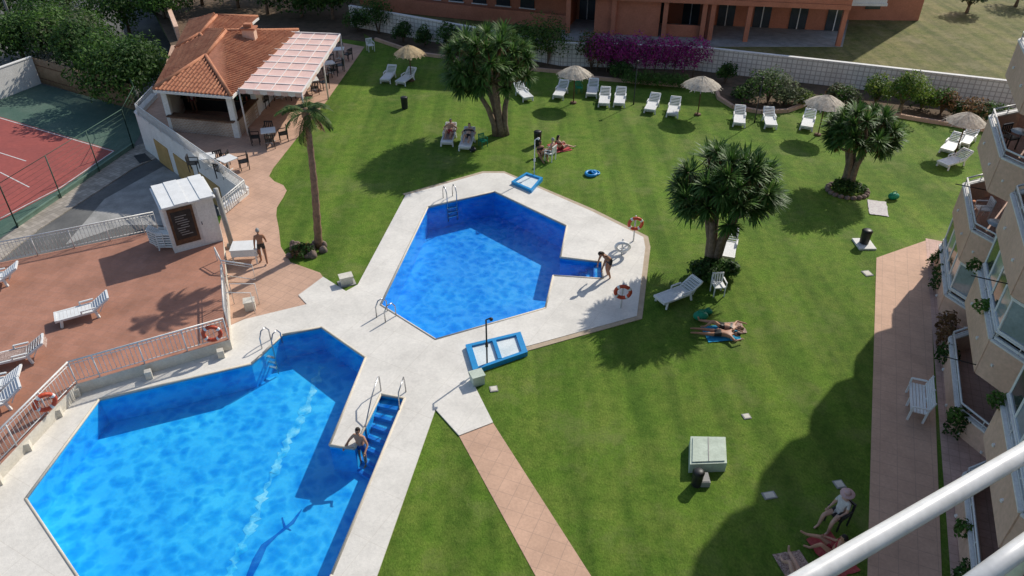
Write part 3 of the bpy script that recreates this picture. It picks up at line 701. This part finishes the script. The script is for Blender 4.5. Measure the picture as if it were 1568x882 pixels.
def leafcloud(m,c,r,n,ls,mi=0,seed=0,flat=.0):
    c=Vector(c)
    for i in range(n):
        d=rdir(-.6); k=(U(.35,1))**.45
        k*=1+.38*noise.noise(Vector((d.x*2.1+seed,d.y*2.1,d.z*2.1+c.x)))
        p=c+Vector((d.x*r[0]*k,d.y*r[1]*k,d.z*r[2]*k))
        if p.z<.02+ (ZL if c.z<ZL+3 and c.z<0 else 0): continue
        nrm=(d*.8+rdir()*.9+Vector((0,0,.5))).normalized(); a=nrm.orthogonal().normalized(); a.rotate(Matrix.Rotation(U(0,6.28),3,nrm)); b=nrm.cross(a); s=ls*U(.6,1.3)
        m.add([p-a*s*.5,p+b*s*.28,p+a*s*.5+nrm*s*.1,p-b*s*.28],[(0,1,2,3)],mi)
def bush(name,u,v,r,h,mats,n=1400,ls=.16,z=0,lobes=5,seed=1,trunk=False,ry=None,low=False):
    random.seed(seed*13+int(u)); base=G(u,v,z); m=MB(); ry=ry or r
    for i in range(lobes):
        a=2*math.pi*i/lobes+U(-.4,.4); k=U(.2,.5); 
        if low: hc,hr_=h*U(.38,.7),h*.38
        elif trunk: hc,hr_=h*U(.5,.78),h*.3
        else: hc,hr_=h*U(.42,.68),h*U(.32,.46)
        leafcloud(m,(r*k*math.cos(a),ry*k*math.sin(a),hc),(r*U(.5,.75),ry*U(.5,.75),hr_),n//lobes,ls,i%len(mats),seed+i)
    mt=len(mats)
    if trunk: m.tube([(0,0,0),(.05,.05,h*.3),(0,.1,h*.6)],[.16,.11,.07],8,mt)
    for i in range(6):
        a=U(0,6.28); m.tube([(0,0,h*.25 if trunk else 0),(r*.25*math.cos(a),ry*.25*math.sin(a),h*.5),(r*.55*math.cos(a),ry*.55*math.sin(a),h*.7)],[.04,.03,.015],5,mt)
    return m.build(name,list(mats)+[mTrunk],None,base)
D,Mm,Ll,O,B=mLeafD,mLeafM,mLeafL,mLeafO,mLeafB
bush('shrub',1078,428,.75,.8,(Mm,D),1200,.2,seed=2); bush('shrub',1108,425,.6,.9,(D,Mm),900,.2,seed=3)
bush('shrub',1297,292,.85,.5,(D,Mm),1100,.16,seed=4)
m=MB(); c0=G(1297,293)
for k in range(20):
    t=2*math.pi*k/20; m.sphere((c0.x+.95*math.cos(t),c0.y+.85*math.sin(t),.06),(.16,.13,.12),0,7,5)
m.build('stone_ring',[mStone])
bush('shrub',462,392,.5,.5,(D,mLeafR),600,.14,seed=5)
m=MB(); c0=G(472,385)
random.seed(3)
for k in range(30):
    m.sphere((c0.x+U(-.8,.7),c0.y+U(-.5,.5),.08),(U(.1,.2),U(.1,.2),U(.1,.3)),0,7,5)
m.build('rockery',[mStone])
def palm():
    random.seed(21); e=E('palm_tree'); base=G(489,378); m=MB(); n=20; P=[];rr=[]
    for i in range(n+1):
        t=i/n; P.append(Vector((.16*math.sin(t*3.1)-.02+.42*t*t,0,6.2*t))); rr.append((.18-.07*t)*(1.12 if i%2 else .95))
    m.tube(P,rr,10,0); top=P[-1]; m.sphere(top,(.2,.2,.3),0)
    m.build('trunk',[mPalmT],e); f=MB()
    for i in range(28):
        t=U(0,6.28); el=U(-.45,1.2); d=Vector((math.cos(t)*math.cos(el),math.sin(t)*math.cos(el),math.sin(el))); q=top.copy(); L=U(1.0,1.35); seg=12; pts=[q.copy()]
        for s in range(seg):
            q=q+d*L/seg; d=(d+Vector((0,0,-.13))).normalized(); pts.append(q.copy())
            sd=d.cross(Vector((0,0,1))).normalized() if d.cross(Vector((0,0,1))).length>.01 else Vector((1,0,0))
            if s>1:
                for sg in(-1,1):
                    for o_ in(0,.5):
                        leafstrip(f,q+d*o_*L/seg,(sd*sg+d*.7+Vector((0,0,U(-.2,.1)))),.36*(1-abs(s/seg-.45)*.9),.045,.25,0 if el>-.2 else 1,2)
        f.tube(pts,[.02]*len(pts),4,0)
    f.build('crown',[mLeafP,mLeafR],e); e.location=base
palm()
wl=[(548,48,1.1,1.8,(D,Mm)),(580,52,1.5,3.0,(D,Mm)),(618,66,.85,1.7,(D,)),(650,72,.7,1.6,(D,Mm)),(688,78,1.0,2.1,(D,Mm)),(730,88,1.2,1.9,(Mm,D)),(800,100,1.5,3.1,(D,Mm)),(838,100,1.8,3.5,(Mm,D,Ll)),(905,108,1.2,2.9,(mLeafR,D)),(950,122,1.0,1.3,(D,Mm)),(935,108,.9,1.9,(Mm,B)),
(1110,128,.7,1.4,(D,Mm)),(1145,158,1.1,1.3,(O,Mm)),(1175,158,1.6,2.1,(O,Mm)),(1200,160,1.0,1.2,(O,)),(1225,160,.9,1.0,(Ll,O)),(1292,165,1.0,1.3,(O,Mm)),(1275,160,.6,1.3,(mLeafR,O)),(1340,160,1.0,1.7,(Mm,Ll)),(1410,168,1.1,1.6,(Ll,Mm)),(1440,175,.9,1.6,(mLeafR,Mm)),(1490,190,1.3,1.4,(D,mLeafR)),(1520,190,1.0,1.3,(Mm,O)),(1130,150,.5,.5,(D,O)),(1255,160,.5,.6,(D,)),(1310,168,.6,.6,(D,O)),(1465,182,.6,1.0,(O,D))]
for i,(u,v,r,h,ms) in enumerate(wl): bush('shrub',u,v,r,h,ms,int(1000*r+350),.17,seed=i+10)
bush('citrus_tree',1375,178,1.3,2.8,(Ll,Mm),2400,.17,seed=41,trunk=True)
m=MB(); random.seed(5)
a=G(915,114);b=G(1062,124)
for i in range(11):
    p=a.lerp(b,i/10); leafcloud(m,(p.x,p.y+.3,1.6+.3*math.sin(i*2)),(1.1,.9,1.05),900,.15,0,i)
    m.tube([(p.x,p.y+.5,0),(p.x+.1,p.y+.5,1.4)],.04,5,1)
m.build('bougainvillea',[B,mTrunk])
m=MB(); a=G(962,130);b=G(1045,136)
for i in range(8):
    p=a.lerp(b,i/7); leafcloud(m,(p.x,p.y,.5),(.5,.5,.5),620,.11,0,i)
m.build('clipped_hedge',[mLeafM])
for i,(u,v,r,h,ms,n,z) in enumerate([(208,158,3.2,5.0,(D,Mm),7500,ZL),(150,120,2.9,4.6,(D,),4600,ZL),(118,102,3.2,4.6,(O,Mm),5600,ZL),(40,100,3.6,4.0,(D,Mm),5200,ZL),(-40,125,3.2,4.5,(D,Mm),3000,ZL),(85,80,3.4,4.4,(D,O),4200,ZL),
    (410,22,2.6,4.2,(D,Mm),3800,0),(462,26,2.8,4.4,(D,),4200,0),(510,30,2.1,3.6,(Mm,D),3000,0),(365,12,2.2,3.6,(D,Mm),3000,0),(110,30,3.4,4.6,(Mm,O),3800,ZL),(200,58,3.6,5,(D,Mm),5200,ZL),(20,45,3.8,5,(D,Mm),4200,ZL),(310,8,3.2,4.4,(D,Mm),4200,0),(252,28,2.4,3.2,(D,Mm),3000,0),(440,-8,3.2,5,(D,Mm),3600,0),(530,-4,3.0,5,(D,Mm),3400,0),(260,-12,3.6,5,(D,),3600,ZL),(1480,20,1.6,2.2,(O,D),1400,0),(1555,10,2,2.4,(D,O),1400,0)]):
    bush('garden_tree',u,v,r,h,ms,n,.27,z,7,60+i,trunk=True,low=(i<18))
m=MB(); random.seed(9)
for i in range(26):
    x=-95+i*5; leafcloud(m,(x,88+U(-6,6),1.5+ (0 if x>-30 else -1)),(4.5,3.5,4),420,.6,i%2,i)
m.build('distant_trees',[D,Mm])
# ---------- left boundary walls ----------
wall('white_wall',[G(-200,185,ZL),G(0,152,ZL),G(62,128,ZL)],2.0,.2,mWhiteW,ZL)
def bamboo(pts,h,z0):
    m=MB()
    for i in range(len(pts)-1):
        a,b=pts[i],pts[i+1];L=(b-a).length;n=int(L/.09)
        for k in range(n): p=a.lerp(b,k/n); m.tube([(p.x,p.y,z0),(p.x,p.y,z0+h+U(-.05,.05))],.045,4,0)
        for z in(.4,1.4): q=a.copy();r=b.copy();q.z=r.z=z0+z; m.beam(q,r,.14,.04,1)
    m.build('bamboo_fence',[mBamboo,mWood])
bamboo(GL([(62,126),(130,146),(212,170)],ZL),1.9,ZL)
def fence(pts,h,z0):
    m=MB()
    for i in range(len(pts)-1):
        a,b=pts[i],pts[i+1];L=(b-a).length;n=max(1,int(L/3))
        for k in range(n+1): p=a.lerp(b,k/n); m.tube([(p.x,p.y,z0),(p.x,p.y,z0+h)],.035,6,0)
        n2=int(h/.25)
        for k in range(n2+1): q=a.copy();r=b.copy();q.z=r.z=z0+h*k/n2; m.tube([q,r],.006 if k<n2 else .02,3,0)
    m.build('court_fence',[MT('fence_green',(.07,.14,.1),(.05,.11,.08),4,.6,0)])
fence(GL([(-250,540),(28,350),(205,228),(222,190),(214,172)],ZL),2.6,ZL)
mb=MB(); a=G(28,348,ZL);b=G(206,225,ZL); a.z=b.z=ZL+.15; mb.beam(a,b,.12,.3,0); mb.build('court_kerb',[MT('kerb_green',(.16,.25,.19),(.13,.2,.15),2,.9)])
wall('pink_wall',[G(225,12),G(262,28),G(275,62)],1.0,.25,mPeach,0)
m=MB(); m.tube([(0,0,0),(0,0,8)],.1,8,0); m.build('street_pole',[mConc],None,G(28,60,ZL))
# ---------- right apartment building ----------
def rb():
    e=E('balcony_apartment_building')
    d=Vector((.38,.925,0)).normalized(); n=Vector((d.y,-d.x,0))
    O=Vector((18.35,28.2,0))
    def W_(a,b,z=0): p=O+d*a+n*b; return Vector((p.x,p.y,z))
    body=MB(); FH=2.9; NF=8
    body.prism([W_(0,2.3),W_(-42,2.3),W_(-42,14),W_(0,14)],0,FH*NF,0); body.build('main_block',[mPeach],e)
    s=MB(); rl=MB(); gl=MB(); fl=MB()
    fl.prism([W_(1,.02),W_(1,2.3),W_(-42,2.3),W_(-42,.02)],0,.02,0)
    units=[(0.3,-6.0),(-6.5,-12.8),(-13.3,-19.6),(-20.1,-26.4),(-26.9,-33)]
    for ui,(a0,a1) in enumerate(units):
        for k in range(0,NF):
            z=k*FH
            bb=.3
            pl=[W_(a0,2.32),W_(a0,1.5),W_(a0-1.2,bb),W_(a1+1.2,bb),W_(a1,1.5),W_(a1,2.32)]
            if k>0:
                s.prism(pl,z-.26,z,0,0,bottom=True)
                fl.prism([W_(a0-.15,2.3),W_(a0-.15,1.58),W_(a0-1.25,bb+.12),W_(a1+1.25,bb+.12),W_(a1+.15,1.58),W_(a1+.15,2.3)],z,z+.005,0)
            h0=.78; hb=.5 if k>0 else 0
            for i in range(1,4):
                p,q=pl[i].copy(),pl[i+1].copy(); p.z=q.z=z+(h0-hb)/2
                ninn=n*.04
                s.beam(p+ninn,q+ninn,.14,h0+hb,0)
                p.z=q.z=z+h0+.03; s.beam(p+ninn,q+ninn,.2,.06,1)
                for zz in(.92,1.1): p2=pl[i]+ninn;q2=pl[i+1]+ninn; p2.z=q2.z=z+zz; rl.tube([p2,q2],.02 if zz<1 else .035,6,0)
                L=(pl[i+1]-pl[i]).length; m_=max(2,int(L/1.1))
                for j in range(m_+1): pp=pl[i].lerp(pl[i+1],j/m_)+ninn; rl.tube([(pp.x,pp.y,z+h0),(pp.x,pp.y,z+1.1)],.02,6,0)
                for t in (.25,.75):
                    c=pl[i].lerp(pl[i+1],t)-n*.045; s.box((c.x,c.y,z+.1),(.08,.08,.08),1)
            for aa in(a0-.05,a1+.05):
                p=W_(aa,2.3);q=W_(aa,1.52);p.z=q.z=z+(FH-.26)/2; s.beam(p,q,.16,FH-.262,0)
            for (o0,o1) in((a0-.8,a0-2.6),(a0-3.4,a1+.7)):
                p=W_(o0,2.27,z+1.15);q=W_(o1,2.27,z+1.15); gl.beam(p,q,.05,2.2,0)
                for zz in(.08,2.28): p2=p.copy();q2=q.copy();p2.z=q2.z=z+zz; gl.beam(p2,q2,.1,.09,1)
                for t in(0,.5,1): c=p.lerp(q,t); gl.box((c.x,c.y,z+1.15),(.09,.09,2.2),1)
            if (ui,k) in((0,0),(1,1),(2,1),(2,3)):
                for i in range(1,4):
                    p,q=pl[i]+n*.1,pl[i+1]+n*.1; L=(q-p).length;m_=max(1,int(L/.9)); 
                    for j in range(m_):
                        c0,c1=p.lerp(q,j/m_),p.lerp(q,(j+1)/m_); c0.z=c1.z=z+1.85
                        gl.beam(c0,c1,.02,1.5,2 if (j+i)%2 else 0)
                        gl.beam((c0.x,c0.y,z+.8),(c0.x,c0.y,z+FH-.51),.07,.07,1)
                    for zz in(.9,1.15,2.3): c0,c1=p.copy(),q.copy(); c0.z=c1.z=z+zz; gl.beam(c0,c1,.09,.09,1)
            random.seed(ui*31+k)
            if k>0:
                c=W_(U(a1+2,a0-2),1.3,z); 
                gl.tube([(c.x,c.y,z+.005),(c.x,c.y,z+.7),(c.x,c.y,z+.71)],[.03,.03,.38],10,1)
                c=W_(a0-1.5,.75,z); gl.tube([(c.x,c.y,z+.005),(c.x,c.y,z+.3)],[.1,.15],8,3)
                inst(CHW if k%2 else CHB,'balcony_chair',W_(U(a1+2,a0-2),1.0,z+.01),U(0,6),e)
    s.build('balcony_slabs',[mPeach,mWhiteW],e); rl.build('balcony_railings',[mWhiteM],e); gl.build('windows',[mGlass,mWhiteP,mGlassB,mRoof],e); fl.build('balcony_floors',[mPeachF],e)
    pm=MB(); random.seed(77)
    for (a,z) in((-7.5,3.75),(-10,3.75),(-14.5,3.7),(-16.5,.7),(-12,.9)):
        c=W_(a,.2,z); leafcloud(pm,c,(.25,.25,.3),160,.14,0,a)
    pm.build('balcony_plants',[mLeafM],e)
    pm=MB()
    for a,z in((-4.5,5.2),(-11,5.3),(-11.5,2.6)):
        p=W_(a,.4,z);q=W_(a,-.7,z+.05); pm.tube([p,q],.018,5,0)
    pm.build('clothes_line_arms',[mBlack],e)
    for i,a in enumerate((-1.5,-2.5,-3.3,-6.2,-7.2,-8.2,-11.8,-17.8)):
        hm=MB(); random.seed(80+i); leafcloud(hm,(0,0,.4),(.38,.35,.4+U(0,.25)),420,.13,(0 if R()<.7 else 1),i); hm.tube([(0,0,0),(0,0,.4)],.03,5,2)
        hm.build('shrub',[mLeafD,mLeafR,mTrunk],None,W_(a,.35+U(-.1,.1),.02))
rb()
# ---------- people ----------
def V(*a): return Vector(a)
mEye=MT('eye_dark',(.02,.015,.01),(.03,.02,.015),4,.3,0); mLip=MT('lips',(.35,.12,.1),(.3,.1,.08),4,.5,0)
SK=[MT('skin_tan',(.50,.27,.17),(.44,.23,.14),3,.5,0),MT('skin_fair',(.6,.38,.28),(.54,.32,.23),3,.5,0),MT('skin_dark_tan',(.40,.20,.12),(.35,.17,.10),3,.5,0)]
HR={'b':MT('hair_dark',(.03,.02,.015),(.015,.01,.008),20,.6,.3),'g':MT('hair_grey',(.4,.39,.37),(.25,.24,.23),20,.6,.3),'y':MT('hair_blond',(.35,.23,.1),(.25,.15,.07),20,.6,.3)}
CL={'black':mBlack,'blue':MT('swim_blue',(.02,.07,.25),(.03,.1,.3),6,.8,0),'red':MT('swim_red',(.4,.04,.05),(.3,.03,.04),6,.8,0),'white':mTowelW,'pink':MT('sunhat_pink',(.6,.4,.38),(.5,.32,.3),6,.8,0)}
STAND=dict(pel=.93,T=V(0,.04,1),Fd=V(0,1,0),hd=V(0,.05,1),aL=(V(-.2,.05,-1),V(-.05,.25,-1)),aR=(V(.2,.05,-1),V(.05,.25,-1)),lL=(V(-.04,.05,-1),V(0,-.05,-1)),lR=(V(.04,.05,-1),V(0,-.05,-1)))
def person(u,v,head_deg,pose,skin=0,hair='b',suit='black',top=None,z=0,sc=1.0,name='person',hat=None):
    P=dict(STAND); P.update(pose)
    T=P['T'].normalized(); Fd=P['Fd']; Fd=(Fd-T*Fd.dot(T)).normalized(); Rr=Fd.cross(T)
    pel=V(0,0,P['pel']); vs=[];ed=[];rr=[];tag=[]
    def addv(p,r,pr,tg):
        vs.append(p);rr.append(r);tag.append(tg)
        if pr is not None: ed.append((pr,len(vs)-1))
        return len(vs)-1
    a=addv(pel,.125,None,'p'); b=addv(pel+T*.17,.11,a,'w'); c=addv(pel+T*.36,.125,b,'c'); ne=addv(pel+T*.49,.055,c,'n'); hb=addv(pel+T*.56,.05,ne,'n')
    hands=[]
    for sg,k in((-1,'aL'),(1,'aR')):
        up,fo=[x.normalized() for x in P[k]]
        sh=addv(pel+T*.42+Rr*sg*.165,.062,c,'s'); el=addv(vs[sh]+up*.28,.043,sh,'a'); wr=addv(vs[el]+fo*.25,.028,el,'a'); pa=addv(vs[wr]+fo*.07,.032,wr,'a')
        hands.append((vs[pa],fo,sg))
    for sg,k in((-1,'lL'),(1,'lR')):
        th,sh_=[x.normalized() for x in P[k][:2]]; ft=P[k][2].normalized() if len(P[k])>2 else (Fd if abs(T.z)>.5 else V(0,.35,1).normalized())
        hp=addv(pel-T*.03+Rr*sg*.09,.098,a,'h'); kn=addv(vs[hp]+th*.43,.06,hp,'l'); mid=addv(vs[kn]+sh_*.16,.056,kn,'l'); an=addv(vs[kn]+sh_*.41,.038,mid,'l'); to=addv(vs[an]+ft*.17+sh_*.02,.03,an,'l')
    me=bpy.data.meshes.new('b'); me.from_pydata([tuple(p) for p in vs],ed,[]); o=bpy.data.objects.new('b',me); COL.objects.link(o)
    sm=o.modifiers.new('s','SKIN'); 
    for i,sv in enumerate(me.skin_vertices[0].data): sv.radius=(rr[i],rr[i]); sv.use_root=(i==0)
    sm.use_smooth_shade=True; o.modifiers.new('u','SUBSURF').levels=2
    dg=bpy.context.evaluated_depsgraph_get(); em=bpy.data.meshes.new_from_object(o.evaluated_get(dg)); bpy.data.objects.remove(o)
    m=MB(); fs=[tuple(p.vertices) for p in em.polygons]; V0=[x.co.copy() for x in em.vertices]
    m.add(V0,fs,0,True)
    for i,f in enumerate(fs):
        q=sum((V0[k] for k in f),Vector())/len(f); rel=q-pel; t=rel.dot(T)
        th=min(range(len(vs)),key=lambda j:(vs[j]-q).length-rr[j]*.3)
        if tag[th] in('p','h') and t<.1: m.m[i]=1
        if tag[th]=='h' and (q-vs[th]).length>.17: m.m[i]=0
        if top=='bikini' and .27<t<.38 and tag[th] in('c','w','s') and rel.length<.5: m.m[i]=1
        if top=='shirt' and (tag[th] in('w','c','s','p')): m.m[i]=2
    for pa,fo,sg in hands:
        sd=fo.cross(V(0,0,1)); 
        if sd.length<.1: sd=Rr.copy()
        sd.normalize(); nm=sd.cross(fo)
        for j,L in enumerate((.065,.075,.07,.055)):
            b0=pa+sd*(-.027+.018*j)+fo*.01; b1=b0+fo*L*.55-nm*.008; b2=b1+(fo-nm*.6).normalized()*L*.45
            m.tube([b0,b1,b2],[.0095,.0085,.006],6,0)
        b0=pa-sd*.02-fo*.03; m.tube([b0,b0-sd*.035+fo*.02,b0-sd*.045+fo*.045],[.011,.0095,.007],6,0)
    hd=P['hd'].normalized(); f2=(Fd-hd*Fd.dot(hd)).normalized(); r2=f2.cross(hd); hc=vs[hb]+hd*.11
    X=Matrix.Translation(hc)@Matrix((r2,f2,hd)).transposed().to_4x4()
    m.sphere((0,0,0),(.075,.092,.115),0,14,10,X=X); m.sphere((0,.045,-.06),(.05,.045,.05),0,10,7,X=X)
    m.tube([(0,.085,.025),(0,.108,-.012),(0,.088,-.022)],[.007,.016,.01],6,0,X=X)
    for s_ in(-1,1):
        m.sphere((s_*.03,.083,.012),(.013,.01,.008),4,8,5,X=X); m.sphere((s_*.076,0,-.005),(.012,.022,.032),0,8,5,X=X)
        m.tube([(s_*.015,.09,.032),(s_*.045,.083,.034)],.004,5,3,X=X)
    m.tube([(-.024,.088,-.05),(0,.094,-.05),(.024,.088,-.05)],.0065,6,5,X=X)
    m.sphere((0,-.008,.014),(.084,.098,.118),3,16,12,X=X,cut=lambda q:(q.y>.15 and q.z<.5) or q.z<-.35)
    if top in('bikini','long'): m.sphere((0,-.075,-.06),(.065,.04,.13),3,10,8,X=X)
    if hat: m.tube([(0,0,.03),(0,0,.045)],[.2,.19],18,6,X=X); m.tube([(0,0,.04),(0,0,.14)],[.1,.075],14,6,X=X)
    ob=m.build(name,[SK[skin],CL[suit],CL['white'],HR[hair],mEye,mLip,CL['pink']])
    ob.location=G(u,v,z); ob.rotation_euler=(0,0,math.radians(head_deg)); ob.scale=(sc,sc,sc); return ob
WALK=dict(pel=.91,lL=(V(-.05,.35,-1),V(0,-.1,-1)),lR=(V(.05,-.2,-1),V(0,-.5,-1)),aL=(V(-.25,-.3,-1),V(-.1,.3,-1)),aR=(V(.25,.35,-1),V(.05,.7,-.7)))
BEND=dict(pel=.85,T=V(0,.75,.75),hd=V(0,.8,.5),lL=(V(-.1,.35,-1),V(0,-.35,-1)),lR=(V(.1,.1,-1),V(0,-.25,-1)),aL=(V(-.1,.5,-1),V(0,.3,-1)),aR=(V(.2,.3,-1),V(0,.2,-1)))
REC=dict(pel=.46,T=V(0,-.8,.6),Fd=V(0,.6,.8),hd=V(0,-.45,.9),lL=(V(-.12,1,.12),V(-.02,1,-.16),V(0,.4,1)),lR=(V(.12,.85,.55),V(.02,.7,-.75),V(0,1,-.1)),aL=(V(-.5,.1,-.35),V(.1,.8,-.1)),aR=(V(.5,.1,-.35),V(-.2,.8,.1)))
SITG=dict(pel=.12,T=V(0,-.25,1),Fd=V(0,1,.2),hd=V(0,.15,1),lL=(V(-.2,.8,.62),V(0,.55,-.8),V(0,1,-.1)),lR=(V(.2,.95,.3),V(0,.9,-.4),V(0,1,.2)),aL=(V(-.3,-.45,-1),V(-.05,-.25,-1)),aR=(V(.2,.5,-.8),V(-.1,.9,0)))
LIE=dict(pel=.13,T=V(0,-1,.03),Fd=V(0,0,1),hd=V(0,-1,.12),lL=(V(-.1,.8,.62),V(0,.6,-.78),V(0,1,-.1)),lR=(V(.12,1,0),V(.02,1,-.03),V(0,.3,1)),aL=(V(-.55,.7,-.02),V(.1,.9,.15)),aR=(V(.9,-.4,0),V(-.3,-.9,.1)))
LIEP=dict(pel=.13,T=V(0,-1,.03),Fd=V(0,0,-1),hd=V(0,-1,.1),lL=(V(.1,1,0),V(-.02,1,0),V(0,1,-.1)),lR=(V(-.1,1,0),V(-.05,1,.02),V(0,1,-.1)),aL=(V(.8,-.5,0),V(-.5,-.8,0)),aR=(V(-.8,-.5,0),V(.5,-.8,0)))
CHR=dict(pel=.5,T=V(0,-.2,1),Fd=V(0,1,.1),hd=V(0,.1,1),lL=(V(-.15,1,-.05),V(0,.1,-1),V(0,1,-.1)),lR=(V(.15,1,-.05),V(0,.2,-1),V(0,1,-.1)),aL=(V(-.2,.3,-1),V(.1,.9,-.1)),aR=(V(.2,.3,-1),V(-.1,.9,-.1)))
person(405,402,20,WALK,2,'g','black',z=.02)
person(931,424,120,BEND,2,'b','black','bikini',z=.045)
person(557,712,160,dict(pel=.93,aL=(V(-.6,.3,-.7),V(-.1,.8,-.3)),aR=(V(.6,.2,-.8),V(.1,.7,-.3))),0,'b','blue',z=-1.0)
person(300,172,180,STAND,2,'b','red','shirt',z=.02)
def onl(l,skin,hair,suit,top=None,pose=REC):
    p=person(0,0,0,pose,skin,hair,suit,top); p.location=l.location; p.rotation_euler=(0,0,l.rotation_euler[2]+math.pi); return p
for l,s_,h_,su,tp in((LP1,0,'g','red',None),(LP2,1,'b','black','bikini')):
    p=onl(l,s_,h_,su,tp); off_=Vector((0,.22,-.02)); off_.rotate(l.rotation_euler); p.location=l.location+off_
person(828,240,200,SITG,2,'b','black','bikini'); person(843,244,60,CHR,1,'g','black',z=0); inst(CHW,'patio_chair',G(842,245),math.radians(60)+math.pi)
person(857,229,-60,SITG,1,'b','red','bikini',z=.03)
person(1105,503,75,LIE,0,'y','black','bikini',z=.04); person(1100,514,80,LIEP,2,'b','black',z=.04)
person(1278,800,120,CHR,1,'b','black','shirt',hat='pink'); inst(CHB,'patio_chair',G(1279,801),math.radians(120)+math.pi)
person(1275,848,55,SITG,0,'b','red','bikini',z=.03); towel('beach_towel',1275,850,.8,1.3,.3,mTowelR)
person(1222,892,10,LIE,1,'b','black','bikini',z=.04)
# ---------- balcony the photo was taken from ----------
m=MB(); zr=H-1.0
m.tube([G(1760,560,zr),G(1568,694,zr),G(1240,884,zr),G(900,1081,zr)],.0165,16,0)
z2=H-1.02
m.tube([G(1760,700,z2),G(1568,836,z2),G(1400,960,z2)],.016,16,0)
p=G(1760,560,zr); m.tube([p,Vector((p.x,p.y,H-1.9))],.016,10,0)
m.build('balcony_handrail',[mWhiteM])
# ---------- light / world / camera ----------
el=math.radians(38); az=math.radians(42)
S=Vector((math.sin(az)*math.cos(el),math.cos(az)*math.cos(el),math.sin(el)))
L=bpy.data.lights.new('sun','SUN'); L.energy=4.4; L.angle=math.radians(.6); L.color=(1,.94,.84)
lo=bpy.data.objects.new('sun',L); COL.objects.link(lo); lo.rotation_euler=(-S).to_track_quat('-Z','Y').to_euler(); lo.location=(20,20,40)
w=bpy.data.worlds.new('World'); SC.world=w; w.use_nodes=True; nt=w.node_tree
bg=nt.nodes['Background']; sk=nt.nodes.new('ShaderNodeTexSky'); sk.sky_type='NISHITA'; sk.sun_disc=False; sk.sun_elevation=el; sk.sun_rotation=az
nt.links.new(sk.outputs[0],bg.inputs[0]); bg.inputs[1].default_value=.15
SC.view_settings.view_transform='Standard'; SC.view_settings.look='None'; SC.view_settings.exposure=0
cam=bpy.data.cameras.new('camera'); co=bpy.data.objects.new('camera',cam); COL.objects.link(co); co.location=(0,0,H); co.rotation_euler=(math.radians(90)-TH,0,0)
cam.sensor_width=36; cam.lens=F/1568*36; cam.clip_start=.05; cam.clip_end=3000; SC.camera=co
